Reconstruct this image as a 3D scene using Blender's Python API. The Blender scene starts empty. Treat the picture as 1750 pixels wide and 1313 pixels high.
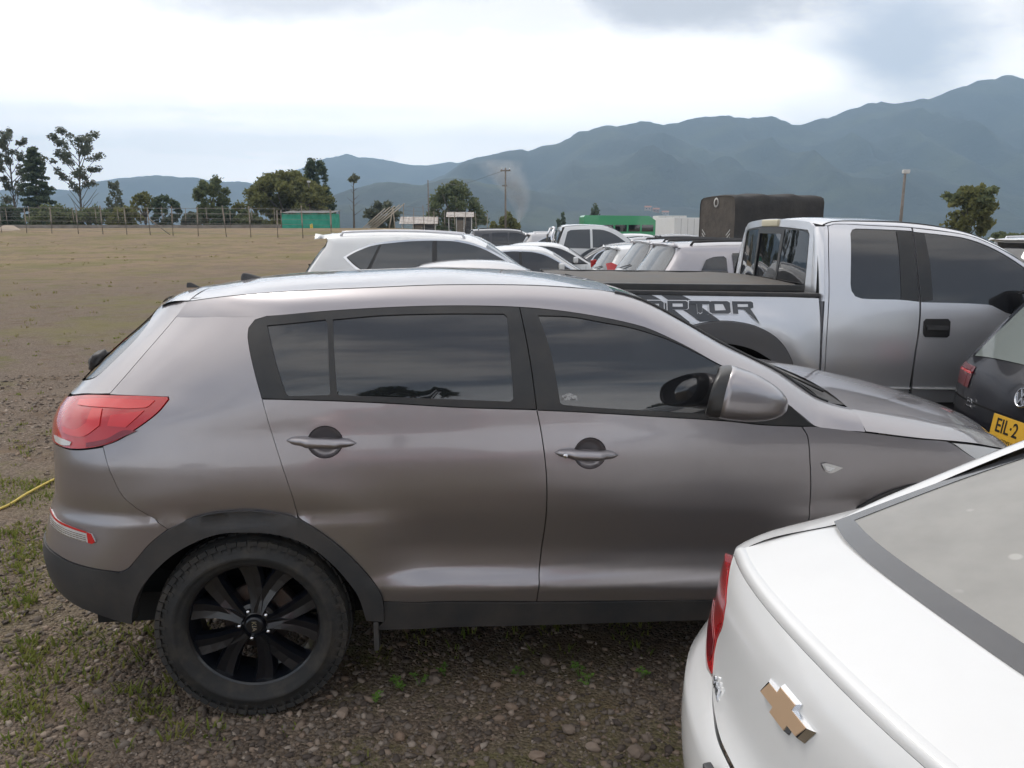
import bpy, bmesh, math, random
from mathutils import Vector, Matrix, noise as mnoise
from mathutils.geometry import delaunay_2d_cdt
scene = bpy.context.scene
COL = scene.collection
random.seed(7)
rad = math.radians

# ------------------------------------------------------------ camera
cam_data = bpy.data.cameras.new("camera")
cam = bpy.data.objects.new("camera", cam_data); COL.objects.link(cam)
cam.location = (0, 0, 1.84)
cam.rotation_euler = (rad(90 - 11.257), 0, 0)
cam_data.sensor_width = 36.0
cam_data.lens = 1346.0 / 1750.0 * 36.0
cam_data.clip_start = 0.05
cam_data.clip_end = 40000
scene.camera = cam

# ------------------------------------------------------------ sky, sun, exposure
SUN_AZ, SUN_EL = rad(-35), rad(52)          # azimuth from +Y towards +X
world = bpy.data.worlds.new("World"); scene.world = world
world.use_nodes = True
def build_world():
    nt = world.node_tree; N = nt.nodes; L = nt.links; N.clear()
    out = N.new('ShaderNodeOutputWorld'); bg = N.new('ShaderNodeBackground')
    bg.inputs['Strength'].default_value = 0.1
    sky = N.new('ShaderNodeTexSky'); sky.sky_type = 'NISHITA'; sky.sun_disc = False
    sky.sun_elevation = SUN_EL; sky.sun_rotation = SUN_AZ
    sky.air_density = 1.2; sky.dust_density = 3.0
    tc = N.new('ShaderNodeTexCoord')
    sep = N.new('ShaderNodeSeparateXYZ'); L.new(tc.outputs['Generated'], sep.inputs[0])
    def math_(op, a, b=None, clamp=False):
        m = N.new('ShaderNodeMath'); m.operation = op; m.use_clamp = clamp
        for i, v in enumerate((a, b)):
            if v is None: continue
            if isinstance(v, (int, float)): m.inputs[i].default_value = v
            else: L.new(v, m.inputs[i])
        return m.outputs[0]
    # cloud sheet: project the direction on a flat layer overhead
    zc = math_('ADD', math_('MAXIMUM', sep.outputs['Z'], 0.0), 0.13)
    u = math_('DIVIDE', sep.outputs['X'], zc); v = math_('DIVIDE', sep.outputs['Y'], zc)
    cmb = N.new('ShaderNodeCombineXYZ'); L.new(u, cmb.inputs[0]); L.new(v, cmb.inputs[1])
    def noise(scale, detail, rough, off, dist=0.0):
        mp = N.new('ShaderNodeMapping'); mp.inputs['Location'].default_value = off
        L.new(cmb.outputs[0], mp.inputs[0])
        n = N.new('ShaderNodeTexNoise'); n.inputs['Scale'].default_value = scale
        n.inputs['Detail'].default_value = detail; n.inputs['Roughness'].default_value = rough
        n.inputs['Distortion'].default_value = dist
        L.new(mp.outputs[0], n.inputs['Vector']); return n.outputs['Fac']
    def ramp(x, a, b):
        r = N.new('ShaderNodeMapRange'); r.interpolation_type = 'SMOOTHSTEP'
        r.inputs['From Min'].default_value = a; r.inputs['From Max'].default_value = b
        L.new(x, r.inputs['Value']); return r.outputs[0]
    n1 = noise(0.42, 9, 0.55, (3.1, 1.7, 0), 0.3)
    n2 = noise(0.62, 9, 0.60, (CLOUD_OFF[0], CLOUD_OFF[1], 4.0), 0.35)
    n3 = noise(1.7, 9, 0.62, (1.0, 8.0, 9.0), 0.2)
    cover = ramp(n1, 0.34, 0.48)
    dark = ramp(math_('ADD', n2, math_('MULTIPLY', math_('SUBTRACT', n3, 0.5), 0.35)), 0.41, 0.60)
    lowsky = ramp(sep.outputs['Z'], 0.30, 0.03)      # towards the horizon the sheet thins to a bright veil
    dark = math_('MULTIPLY', dark, math_('SUBTRACT', 1.0, math_('MULTIPLY', lowsky, 0.92)))
    # single cloud banks over the valley, given by their bearing (x/y) and height (z/y)
    yy = math_('MAXIMUM', sep.outputs['Y'], 0.02)
    bx = math_('DIVIDE', sep.outputs['X'], yy); bz = math_('DIVIDE', sep.outputs['Z'], yy)
    cb = N.new('ShaderNodeCombineXYZ'); L.new(bx, cb.inputs[0]); L.new(math_('MULTIPLY', bz, 2.2), cb.inputs[1])
    nb = N.new('ShaderNodeTexNoise'); nb.inputs['Scale'].default_value = 5.5; nb.inputs['Detail'].default_value = 9; nb.inputs['Roughness'].default_value = .6
    L.new(cb.outputs[0], nb.inputs['Vector']); front = ramp(sep.outputs['Y'], 0.1, 0.4)
    def bank(cx, cz, sx, sz, soft=.55, amp=1.5):
        dx = math_('DIVIDE', math_('SUBTRACT', bx, cx), sx); dz = math_('DIVIDE', math_('SUBTRACT', bz, cz), sz)
        r = math_('SQRT', math_('ADD', math_('MULTIPLY', dx, dx), math_('MULTIPLY', dz, dz)))
        r = math_('ADD', r, math_('MULTIPLY', math_('SUBTRACT', nb.outputs['Fac'], 0.5), amp))
        return math_('MULTIPLY', ramp(r, 1.0 + soft * .5, 1.0 - soft), front)
    d1 = bank(-.27, .272, .17, .040); d2 = bank(.23, .265, .17, .046); d3 = bank(-.02, .285, .22, .035)
    blue = bank(.47, .215, .11, .070, .8); cum = bank(.24, .175, .17, .040, .35, 1.1); d4 = bank(.66, .26, .09, .07, .8)
    wisps = math_('MULTIPLY', bank(-.42, .140, .36, .012, .7, 2.4), .14)
    dk = math_('MAXIMUM', math_('MAXIMUM', math_('MULTIPLY', d1, .55), math_('MULTIPLY', d2, .75)), math_('MAXIMUM', math_('MULTIPLY', d3, .3), wisps))
    dk = math_('MAXIMUM', dk, math_('MULTIPLY', d4, .5))
    dark = math_('MAXIMUM', math_('MULTIPLY', dark, math_('SUBTRACT', 1.0, math_('MULTIPLY', front, .75))), dk)
    dark = math_('MULTIPLY', dark, math_('SUBTRACT', 1.0, math_('MULTIPLY', cum, .9)))
    mixc = N.new('ShaderNodeMix'); mixc.data_type = 'RGBA'
    L.new(dark, mixc.inputs['Factor'])
    # the sheet glows where the hidden sun stands behind it, and towards the horizon
    vd = N.new('ShaderNodeVectorMath'); vd.operation = 'DOT_PRODUCT'; L.new(tc.outputs['Generated'], vd.inputs[0])
    vd.inputs[1].default_value = (math.sin(SUN_AZ) * math.cos(SUN_EL), math.cos(SUN_AZ) * math.cos(SUN_EL), math.sin(SUN_EL))
    glow = math_('POWER', math_('MAXIMUM', vd.outputs['Value'], 0.0), 3.0)
    lum = math_('ADD', math_('ADD', 12.5, math_('MULTIPLY', glow, 11.0)), math_('MULTIPLY', lowsky, 19.0))
    tint = N.new('ShaderNodeVectorMath'); tint.operation = 'SCALE'; tint.inputs[0].default_value = (1.0, .955, .915); L.new(lum, tint.inputs['Scale'])
    L.new(tint.outputs[0], mixc.inputs['A'])
    mixc.inputs['B'].default_value = (4.6, 4.8, 5.5, 1)
    pale = N.new('ShaderNodeMix'); pale.data_type = 'RGBA'; pale.inputs['Factor'].default_value = 0.72
    L.new(sky.outputs[0], pale.inputs['A']); pale.inputs['B'].default_value = (7.6, 8.3, 9.8, 1)
    cov2 = math_('MAXIMUM', math_('MAXIMUM', cover, math_('MULTIPLY', lowsky, 0.85)), math_('MULTIPLY', front, 0.92))
    cov2 = math_('MULTIPLY', cov2, math_('SUBTRACT', 1.0, math_('MULTIPLY', math_('MULTIPLY', blue, .85), math_('SUBTRACT', 1.0, cum))))
    fin = N.new('ShaderNodeMix'); fin.data_type = 'RGBA'
    L.new(cov2, fin.inputs['Factor']); L.new(pale.outputs['Result'], fin.inputs['A']); L.new(mixc.outputs['Result'], fin.inputs['B'])
    L.new(fin.outputs['Result'], bg.inputs['Color']); L.new(bg.outputs[0], out.inputs['Surface'])
CLOUD_OFF = (5.2, 2.4)
build_world()
sun_d = bpy.data.lights.new("sun", 'SUN'); sun_d.energy = 1.1; sun_d.angle = rad(14); sun_d.color = (1.0, 0.95, 0.88)
sun = bpy.data.objects.new("sun", sun_d); COL.objects.link(sun)
sd = Vector((math.sin(SUN_AZ) * math.cos(SUN_EL), math.cos(SUN_AZ) * math.cos(SUN_EL), math.sin(SUN_EL)))
sun.rotation_euler = sd.to_track_quat('Z', 'Y').to_euler(); sun.location = (0, 0, 50)
scene.view_settings.view_transform = 'Standard'
scene.view_settings.look = 'None'
scene.view_settings.gamma = 1.0
scene.view_settings.exposure = 0.22
scene.view_settings.use_curve_mapping = False
scene.render.film_transparent = False
scene.cycles.max_bounces = 8
scene.cycles.transparent_max_bounces = 16
scene.cycles.volume_bounces = 0
scene.cycles.use_denoising = True

# ------------------------------------------------------------ materials
MATS = {}
def mat(name, col, rough=0.5, metal=0.0, coat=0.0, coat_rough=0.03, ior=1.5, var=None, bump=None, spec=0.5, dust=None, sheen=0.0):
    """var=(scale, colour2, lo, hi) noise blend; bump=(scale, strength, distance); dust=(colour, amount, scale)"""
    if name in MATS: return MATS[name]
    m = bpy.data.materials.new(name); m.use_nodes = True
    nt = m.node_tree; N = nt.nodes; L = nt.links
    b = N['Principled BSDF']
    b.inputs['Base Color'].default_value = (*col, 1)
    b.inputs['Roughness'].default_value = rough
    b.inputs['Metallic'].default_value = metal
    b.inputs['Coat Weight'].default_value = coat
    b.inputs['Coat Roughness'].default_value = coat_rough
    b.inputs['IOR'].default_value = ior
    b.inputs['Specular IOR Level'].default_value = spec
    tc = N.new('ShaderNodeTexCoord')
    src = None
    def noise(scale, detail=6, rough=.6):
        n = N.new('ShaderNodeTexNoise'); n.inputs['Scale'].default_value = scale
        n.inputs['Detail'].default_value = detail; n.inputs['Roughness'].default_value = rough
        L.new(tc.outputs['Object'], n.inputs['Vector']); return n
    def mr(x, a, b_, lo=0.0, hi=1.0):
        r = N.new('ShaderNodeMapRange'); r.inputs['From Min'].default_value = a; r.inputs['From Max'].default_value = b_
        r.inputs['To Min'].default_value = lo; r.inputs['To Max'].default_value = hi
        L.new(x, r.inputs['Value']); return r.outputs[0]
    if var:
        n = noise(var[0]); mx = N.new('ShaderNodeMix'); mx.data_type = 'RGBA'
        L.new(mr(n.outputs['Fac'], var[2], var[3]), mx.inputs['Factor'])
        mx.inputs['A'].default_value = (*col, 1); mx.inputs['B'].default_value = (*var[1], 1)
        src = mx.outputs['Result']
    if dust:
        n = noise(dust[2], 8, .7); mx = N.new('ShaderNodeMix'); mx.data_type = 'RGBA'
        f = mr(n.outputs['Fac'], .35, .75, 0.0, dust[1])
        L.new(f, mx.inputs['Factor'])
        if src: L.new(src, mx.inputs['A'])
        else: mx.inputs['A'].default_value = (*col, 1)
        mx.inputs['B'].default_value = (*dust[0], 1); src = mx.outputs['Result']
        r2 = mr(f, 0, 1, rough, min(1, rough + .5)); L.new(r2, b.inputs['Roughness'])
        if coat:
            L.new(mr(f, 0, 1, coat_rough, .6), b.inputs['Coat Roughness'])
    if src: L.new(src, b.inputs['Base Color'])
    if bump:
        n = noise(bump[0], 8, .65); bp = N.new('ShaderNodeBump')
        bp.inputs['Strength'].default_value = bump[1]; bp.inputs['Distance'].default_value = bump[2]
        L.new(n.outputs['Fac'], bp.inputs['Height']); L.new(bp.outputs[0], b.inputs['Normal'])
    MATS[name] = m; return m

DUST = (.20, .16, .12)
def paint(name, col, metal=.0, rough=.35, dust=.10, coat=1.0, cr=.05):
    return mat(name, col, rough, metal, coat=coat, coat_rough=cr, dust=(DUST, dust, 3.0))
M_KIA = paint('taupe_metallic_paint', (.335, .315, .328), .86, .33, .05, cr=.035)
M_WHITE = paint('white_paint', (.70, .70, .695), 0, .4, .05, cr=.05)
M_SILVER = paint('silver_metallic_paint', (.70, .70, .725), .75, .36, .06, cr=.06)
M_BLACKP = paint('black_paint', (.008, .009, .014), 0, .3, .03)
M_GLASS = mat('tinted_glass', (.008, .009, .012), .015, ior=1.85, dust=((.25, .23, .2), .05, 5.0))
M_TRIM = mat('black_window_trim', (.018, .019, .021), .32, ior=1.5, dust=(DUST, .12, 6.0))
M_PLAST = mat('dark_plastic', (.030, .032, .036), .55, bump=(260, .12, .002), dust=(DUST, .22, 5.0))
M_UNDER = mat('black_underbody', (.008, .008, .008), .9)
M_RUBBER = mat('tyre_rubber', (.020, .020, .020), .75, var=(14, (.055, .047, .038), .45, .75), bump=(90, .3, .004))
M_RIM = mat('gloss_black_wheel', (.005, .006, .009), .28, coat=.3, coat_rough=.1)
M_CHROME = mat('chrome', (.75, .76, .78), .12, metal=1.0)
M_STEEL = mat('rusty_steel', (.045, .036, .032), .6, metal=.5, var=(18, (.075, .045, .032), .4, .7))
M_RED = mat('red_lens', (.50, .008, .010), .12, coat=1.0, coat_rough=.03, ior=1.55)
M_RED2 = mat('bright_red_lens', (.66, .022, .022), .18, coat=1.0, coat_rough=.03)
M_DKRED = mat('dark_red_lens', (.22, .006, .012), .12, coat=1.0, coat_rough=.03)
M_CLEAR = mat('clear_lens', (.62, .60, .58), .15, coat=1.0, coat_rough=.04)
M_SEAM = mat('seam_shadow_gap', (.004, .004, .004), 1.0)

# ------------------------------------------------------------ mesh helpers
def new_mesh(name, verts, faces, material, smooth=True):
    me = bpy.data.meshes.new(name)
    me.from_pydata([tuple(v) for v in verts], [], faces)
    if smooth:
        me.polygons.foreach_set('use_smooth', [True] * len(me.polygons))
    if material: me.materials.append(material)
    me.update(); return me
def obj(name, me, parent=None, loc=None, rot=None):
    o = bpy.data.objects.new(name, me); COL.objects.link(o)
    if parent: o.parent = parent
    if loc is not None: o.location = loc
    if rot is not None: o.rotation_euler = rot
    return o
def mesh_obj(name, verts, faces, material, parent=None, smooth=True):
    return obj(name, new_mesh(name, verts, faces, material, smooth), parent)
def empty(name, loc, rz=0, label=None, cat=None, group=None, rx=0, ry=0):
    o = bpy.data.objects.new(name, None); COL.objects.link(o)
    o.location = loc; o.rotation_euler = (rx, ry, rz); o.empty_display_size = .2
    tag(o, label, cat, group); return o
def tag(o, label=None, cat=None, group=None, kind=None):
    if label: o['label'] = label
    if cat: o['category'] = cat
    if group: o['group'] = group
    if kind: o['kind'] = kind
    return o
def bm_obj(name, bm, material, parent=None, smooth=False):
    me = bpy.data.meshes.new(name); bm.to_mesh(me); bm.free()
    if smooth: me.polygons.foreach_set('use_smooth', [True] * len(me.polygons))
    me.materials.append(material); return obj(name, me, parent)
def box(bm, c, s, rot=None, bevel=0.0):
    r = bmesh.ops.create_cube(bm, size=1.0)
    M = Matrix.Translation(c) @ (rot.to_4x4() if rot is not None else Matrix()) @ Matrix.Diagonal((*s, 1))
    bmesh.ops.transform(bm, matrix=M, verts=r['verts'])
    if bevel:
        es = list({e for v in r['verts'] for e in v.link_edges})
        bmesh.ops.bevel(bm, geom=es, offset=bevel, segments=2, affect='EDGES', profile=.7)
def box_obj(name, c, s, material, parent=None, rot=None, bevel=0.0, smooth=False):
    bm = bmesh.new(); box(bm, Vector((0, 0, 0)), s, None, bevel)
    o = bm_obj(name, bm, material, parent, smooth); o.location = c
    if rot is not None: o.rotation_euler = rot
    return o
def tube(path, radii, seg=8, cap=True):
    """path list of Vector -> verts, faces"""
    V = []; Fc = []; n = len(path)
    if not hasattr(radii, '__len__'): radii = [radii] * n
    up = Vector((0, 0, 1))
    for i, p in enumerate(path):
        t = (path[min(i + 1, n - 1)] - path[max(i - 1, 0)]).normalized()
        a = t.cross(up)
        if a.length < 1e-3: a = t.cross(Vector((1, 0, 0)))
        a.normalize(); b = t.cross(a)
        for k in range(seg):
            an = 2 * math.pi * k / seg
            V.append(p + (a * math.cos(an) + b * math.sin(an)) * radii[i])
    for i in range(n - 1):
        for k in range(seg):
            k2 = (k + 1) % seg
            Fc.append((i * seg + k, i * seg + k2, (i + 1) * seg + k2, (i + 1) * seg + k))
    if cap:
        Fc.append(tuple(range(seg))[::-1]); Fc.append(tuple((n - 1) * seg + k for k in range(seg)))
    return V, Fc
def tube_obj(name, path, radii, material, parent=None, seg=8):
    V, Fc = tube([Vector(p) for p in path], radii, seg)
    return mesh_obj(name, V, Fc, material, parent)
def lathe(prof, seg=48, a0=0.0, closed=False):
    """prof list of (r, y): spun about the y axis"""
    V = []; Fc = []; m = len(prof)
    for k in range(seg):
        a = a0 + 2 * math.pi * k / seg
        for r, y in prof: V.append((r * math.cos(a), y, r * math.sin(a)))
    for k in range(seg):
        k2 = (k + 1) % seg
        for j in range(m - 1):
            Fc.append((k * m + j, k * m + j + 1, k2 * m + j + 1, k2 * m + j))
        if closed: Fc.append((k * m + m - 1, k * m, k2 * m, k2 * m + m - 1))
    return V, Fc
def herm(tab, x):
    n = len(tab)
    if x <= tab[0][0]: return tab[0][1]
    if x >= tab[-1][0]: return tab[-1][1]
    i = 0
    while tab[i + 1][0] < x: i += 1
    def sl(k):
        if k == 0: return (tab[1][1] - tab[0][1]) / (tab[1][0] - tab[0][0])
        if k == n - 1: return (tab[-1][1] - tab[-2][1]) / (tab[-1][0] - tab[-2][0])
        a = (tab[k][1] - tab[k - 1][1]) / (tab[k][0] - tab[k - 1][0]); b = (tab[k + 1][1] - tab[k][1]) / (tab[k + 1][0] - tab[k][0])
        return 0.0 if a * b <= 0 else 2 * a * b / (a + b)
    x0, y0 = tab[i]; x1, y1 = tab[i + 1]; h = x1 - x0; t = (x - x0) / h
    m0 = sl(i) * h; m1 = sl(i + 1) * h
    return y0 * (1 + 2 * t) * (1 - t) ** 2 + m0 * t * (1 - t) ** 2 + y1 * t * t * (3 - 2 * t) + m1 * t * t * (t - 1)
def smooth_poly(pts, step=.03, closed=False, sharp=35):
    """resample a polyline: Catmull-Rom where the turn is soft, straight at corners"""
    P = [Vector(p) for p in pts]; n = len(P); out = []
    def corner(i):
        if not closed and i in (0, n - 1): return True
        a = P[i] - P[i - 1]; b = P[(i + 1) % n] - P[i]
        if a.length < 1e-9 or b.length < 1e-9: return True
        return a.angle(b) > rad(sharp)
    rng = range(n if closed else n - 1)
    for i in rng:
        j = (i + 1) % n
        p0 = P[i] - (P[j] - P[i]) if corner(i) else P[i - 1]
        p3 = P[j] + (P[j] - P[i]) if corner(j) else P[(j + 1) % n]
        p1, p2 = P[i], P[j]; d = (p2 - p1).length
        # scale neighbours so that uneven spacing does not overshoot
        m1 = (p2 - p0) / max(1e-9, (p1 - p0).length + d) * d if not corner(i) else (p2 - p1)
        m2 = (p3 - p1) / max(1e-9, (p3 - p2).length + d) * d if not corner(j) else (p2 - p1)
        k = max(1, int(math.ceil(d / step)))
        for q in range(k):
            t = q / k
            out.append(p1 * (1 + 2 * t) * (1 - t) ** 2 + m1 * t * (1 - t) ** 2 + p2 * t * t * (3 - 2 * t) + m2 * t * t * (t - 1))
    if not closed: out.append(P[-1])
    return out
def inside(p, poly):
    x, y = p[0], p[1]; c = False; n = len(poly); j = n - 1
    for i in range(n):
        xi, yi = poly[i][0], poly[i][1]; xj, yj = poly[j][0], poly[j][1]
        if (yi > y) != (yj > y) and x < (xj - xi) * (y - yi) / (yj - yi) + xi: c = not c
        j = i
    return c
def area2(poly):
    return sum(poly[i - 1][0] * poly[i][1] - poly[i][0] * poly[i - 1][1] for i in range(len(poly))) / 2
def inset_poly(poly, d):
    if not d: return poly
    s = 1 if area2(poly) > 0 else -1; n = len(poly); out = []
    for i in range(n):
        a = (poly[i] - poly[i - 1]); b = (poly[(i + 1) % n] - poly[i])
        a = a.normalized() if a.length > 1e-9 else b.normalized(); b = b.normalized() if b.length > 1e-9 else a
        na = Vector((-a.y, a.x)); nb = Vector((-b.y, b.x)); m = na + nb
        if m.length < .3: m = na
        m.normalize(); k = max(.5, m.dot(na))
        out.append(poly[i] + m * (s * d / k))
    return out
def panel(name, poly, lift, material, parent=None, step=.04, holes=(), gap=.002, rim=.012, off=0.0, mirror=False, sharp=35, edge=None, flip=False):
    """2-D outline -> triangulated skin lifted on a curved body surface, with folded edge"""
    edge = edge or step * .7
    outer = inset_poly([Vector(p) for p in smooth_poly([(a, b, 0) for a, b in poly], edge, True, sharp)] if False else [Vector((p.x, p.y)) for p in smooth_poly([(a, b, 0) for a, b in poly], edge, True, sharp)], gap)
    hs = [inset_poly([Vector((p.x, p.y)) for p in smooth_poly([(a, b, 0) for a, b in h], edge, True, sharp)], -gap) for h in holes]
    xs = [p.x for p in outer]; ys = [p.y for p in outer]
    pts = list(outer); edges = [(i, (i + 1) % len(outer)) for i in range(len(outer))]; loops = [list(range(len(outer)))]
    for h in hs:
        k = len(pts); pts += h; edges += [(k + i, k + (i + 1) % len(h)) for i in range(len(h))]; loops.append(list(range(k, k + len(h))))
    bd = pts[:]
    cell = {}
    for p in bd: cell.setdefault((int(p.x // step), int(p.y // step)), []).append(p)
    ny = int((max(ys) - min(ys)) / (step * .87)) + 1
    for j in range(ny + 1):
        yy = min(ys) + j * step * .87
        xx = min(xs) + (step / 2 if j % 2 else 0)
        while xx < max(xs):
            q = Vector((xx, yy)); xx += step
            if not inside(q, outer) or any(inside(q, h) for h in hs): continue
            ci, cj = int(q.x // step), int(q.y // step)
            if any((q - b).length < step * .5 for a in (-1, 0, 1) for c in (-1, 0, 1) for b in cell.get((ci + a, cj + c), ())): continue
            pts.append(q)
    V2, _, F, ov, _, _ = delaunay_2d_cdt([Vector((p.x, p.y)) for p in pts], edges, [], 0, 1e-7)
    tris = []
    for f in F:
        c = sum((Vector((V2[i].x, V2[i].y)) for i in f), Vector((0, 0))) / len(f)
        if inside(c, outer) and not any(inside(c, h) for h in hs):
            a = sum(V2[f[k - 1]].x * V2[f[k]].y - V2[f[k]].x * V2[f[k - 1]].y for k in range(len(f)))
            if abs(a) > 1e-6: tris.append(tuple(f) if a > 0 else tuple(f)[::-1])
    e = 1e-3
    def L3(p):
        return Vector(lift(p.x, p.y))
    def nrm(p):
        c = L3(p); du = Vector(lift(p.x + e, p.y)) - Vector(lift(p.x - e, p.y)); dv = Vector(lift(p.x, p.y + e)) - Vector(lift(p.x, p.y - e))
        n = du.cross(dv); n.normalize()
        return -n if flip else n
    V3 = []; NN = []
    for p in V2:
        q = L3(p)
        if off: q = q + nrm(p) * off
        V3.append(q)
    if flip: tris = [t[::-1] for t in tris]
    inv = {}
    for k, o in enumerate(ov):
        for s in o: inv[s] = k
    faces = list(tris)
    if rim:
        for lp in loops:
            ids = [inv.get(i, i) for i in lp]
            top = []; bot = []
            for i in ids:
                top.append(len(V3)); V3.append(V3[i].copy())
            for i in ids:
                bot.append(len(V3)); V3.append(V3[i] - nrm(V2[i]) * rim)
            m = len(ids)
            for k in range(m):
                k2 = (k + 1) % m
                faces.append((top[k], top[k2], bot[k2], bot[k]))
    res = [mesh_obj(name, V3, faces, material, parent)]
    if mirror:
        res.append(mesh_obj(name, [Vector((v.x, -v.y, v.z)) for v in V3], [f[::-1] for f in faces], material, parent))
    return res
def ruled(name, A, B, material, parent=None, n=8, bulge=0.0, bdir=None, prof=None, step=.04, mirror=False, flip=False, m=None):
    """skin between two 3-D curves, bulged along bdir (or the local normal)"""
    def resample(P, k):
        P = smooth_poly(P, .02); d = [0]
        for i in range(1, len(P)): d.append(d[-1] + (P[i] - P[i - 1]).length)
        out = []; j = 0
        for q in range(k):
            t = d[-1] * q / (k - 1)
            while j < len(d) - 2 and d[j + 1] < t: j += 1
            s = (t - d[j]) / max(1e-9, d[j + 1] - d[j]); out.append(P[j].lerp(P[j + 1], min(1, s)))
        return out
    if m is None:
        ln = sum((Vector(A[i]) - Vector(A[i - 1])).length for i in range(1, len(A))); m = max(4, int(ln / step))
    A = resample(A, m); B = resample(B, m); V = []; Fc = []
    for i in range(m):
        t = A[min(i + 1, m - 1)] - A[max(i - 1, 0)]
        c = (B[i] - A[i]); nn = bdir if bdir is not None else t.cross(c).normalized()
        nn = Vector(nn)
        for k in range(n + 1):
            q = k / n; h = (prof(q) if prof else 4 * q * (1 - q)) * (bulge(i / (m - 1)) if callable(bulge) else bulge)
            V.append(A[i].lerp(B[i], q) + nn * h)
    for i in range(m - 1):
        for k in range(n):
            f = (i * (n + 1) + k, (i + 1) * (n + 1) + k, (i + 1) * (n + 1) + k + 1, i * (n + 1) + k + 1)
            Fc.append(f[::-1] if flip else f)
    res = [mesh_obj(name, V, Fc, material, parent)]
    if mirror: res.append(mesh_obj(name, [Vector((v.x, -v.y, v.z)) for v in V], [f[::-1] for f in Fc], material, parent))
    return res
def loft(name, rings, material, parent=None, cap=True, smooth=True):
    V = []; Fc = []; m = len(rings[0])
    for r in rings: V += [Vector(p) for p in r]
    for i in range(len(rings) - 1):
        for k in range(m):
            k2 = (k + 1) % m; Fc.append((i * m + k, i * m + k2, (i + 1) * m + k2, (i + 1) * m + k))
    if cap:
        Fc.append(tuple(range(m))[::-1]); Fc.append(tuple((len(rings) - 1) * m + k for k in range(m)))
    return mesh_obj(name, V, Fc, material, parent, smooth)
def text_mesh(txt, size, extrude=.002, bold=0.0):
    cu = bpy.data.curves.new('txt', 'FONT'); cu.body = txt; cu.size = size; cu.extrude = extrude; cu.offset = bold
    cu.align_x = 'CENTER'; cu.align_y = 'CENTER'; cu.resolution_u = 3
    o = bpy.data.objects.new('txt', cu); COL.objects.link(o)
    dg = bpy.context.evaluated_depsgraph_get(); dg.update()
    me = bpy.data.meshes.new_from_object(o.evaluated_get(dg))
    bpy.data.objects.remove(o); bpy.data.curves.remove(cu); return me
def text_obj(name, txt, size, material, parent, M, extrude=.002, bold=0.0, sx=1.0):
    me = text_mesh(txt, size, extrude, bold); me.transform(Matrix.Diagonal((sx, 1, 1, 1))); me.transform(M)
    me.materials.clear(); me.materials.append(material); me.name = name
    return obj(name, me, parent)
def frame(o, ex, ey):
    """matrix with x axis ex, y axis ey at o"""
    ex = Vector(ex).normalized(); ez = ex.cross(Vector(ey)).normalized(); ey = ez.cross(ex)
    return Matrix(((ex.x, ey.x, ez.x, o[0]), (ex.y, ey.y, ez.y, o[1]), (ex.z, ey.z, ez.z, o[2]), (0, 0, 0, 1)))
def sstep(a, b, x):
    t = max(0.0, min(1.0, (x - a) / (b - a))); return t * t * (3 - 2 * t)
def ground_z(x, y):
    """flat where the cars stand, rising towards the fence on the left, falling away into the valley"""
    if y <= 4: return 0.0
    a = x / y; k = .00030 * (1 - .88 * sstep(-.15, .05, a))
    z = k * (min(y, 80) - 4) ** 2
    if y > 84: z -= sstep(84, 260, y) * 30
    return z
# ------------------------------------------------------------ the grey SUV in front
K_W = [(.2, .84), (.30, .868), (.40, .893), (.445, .903), (.472, .908), (.486, .905), (.508, .882), (.53, .873), (.60, .868), (.70, .885), (.80, .906), (.90, .916), (.98, .914), (1.05, .905), (1.10, .896), (1.15, .890), (1.2, .884), (1.25, .876), (1.3, .865), (1.35, .849), (1.4, .829), (1.45, .803), (1.5, .769), (1.54, .735), (1.57, .70), (1.60, .645), (1.62, .59), (1.65, .5)]
K_XR = [(.2, -.76), (.35, -.82), (.45, -.865), (.53, -.885), (.6, -.89), (.65, -.885), (.75, -.87), (.85, -.84), (.95, -.825), (1.0, -.822), (1.05, -.825), (1.10, -.826), (1.15, -.81), (1.2, -.78), (1.25, -.745), (1.3, -.70), (1.35, -.65), (1.4, -.595), (1.45, -.54), (1.5, -.49), (1.55, -.45), (1.66, -.40)]
K_XF = [(.2, 3.38), (.4, 3.47), (.6, 3.49), (.8, 3.45), (.95, 3.34), (1.05, 3.22), (1.2, 3.1)]
K_N = [(.3, 3.6), (.6, 4.2), (.8, 3.8), (1.0, 3.9), (1.15, 3.7), (1.25, 3.0), (1.35, 2.6), (1.5, 2.3), (1.6, 2.3)]
K_LOW = [(.2, .86), (.4, .895), (.6, .912), (.75, .915), (1, .914)]
def k_x0(z): return .05 + .25 * min(1, max(0, (z - 1.0) / .25))
def KS(x, z):
    zz = z
    if z < .9: zz = z - (.53 - .047 * (x - .588) - .5) * min(1, (.9 - z) / .25)
    w = herm(K_W, zz)
    if zz < .78:
        k = 1 / (1 + math.exp(-(x - .50) / .045)) / (1 + math.exp((x - 2.15) / .05))
        w = w * k + (1 - k) * herm(K_LOW, z)
    for cx in (0, 2.64):
        r = math.hypot(x - cx, z - .36)
        if z > .3: w += .011 * math.exp(-((r - .60) / .10) ** 2) * min(1, max(0, (1.02 - z) / .2))
    xr = herm(K_XR, z); x0 = k_x0(z); n = herm(K_N, z)
    u = (x0 - x) / (x0 - xr)
    if u > 0: w *= (1 - min(u, .995) ** n) ** (1 / n)
    u = (x - 2.2) / (herm(K_XF, z) - 2.2)
    if u > 0: w *= (1 - min(u, .995) ** 3.0) ** (1 / 3.0)
    return w
def k_xl(z): return k_x0(z) + .975 * (herm(K_XR, z) - k_x0(z))
def XL(*zs): return [(k_xl(z), z) for z in zs]
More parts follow.
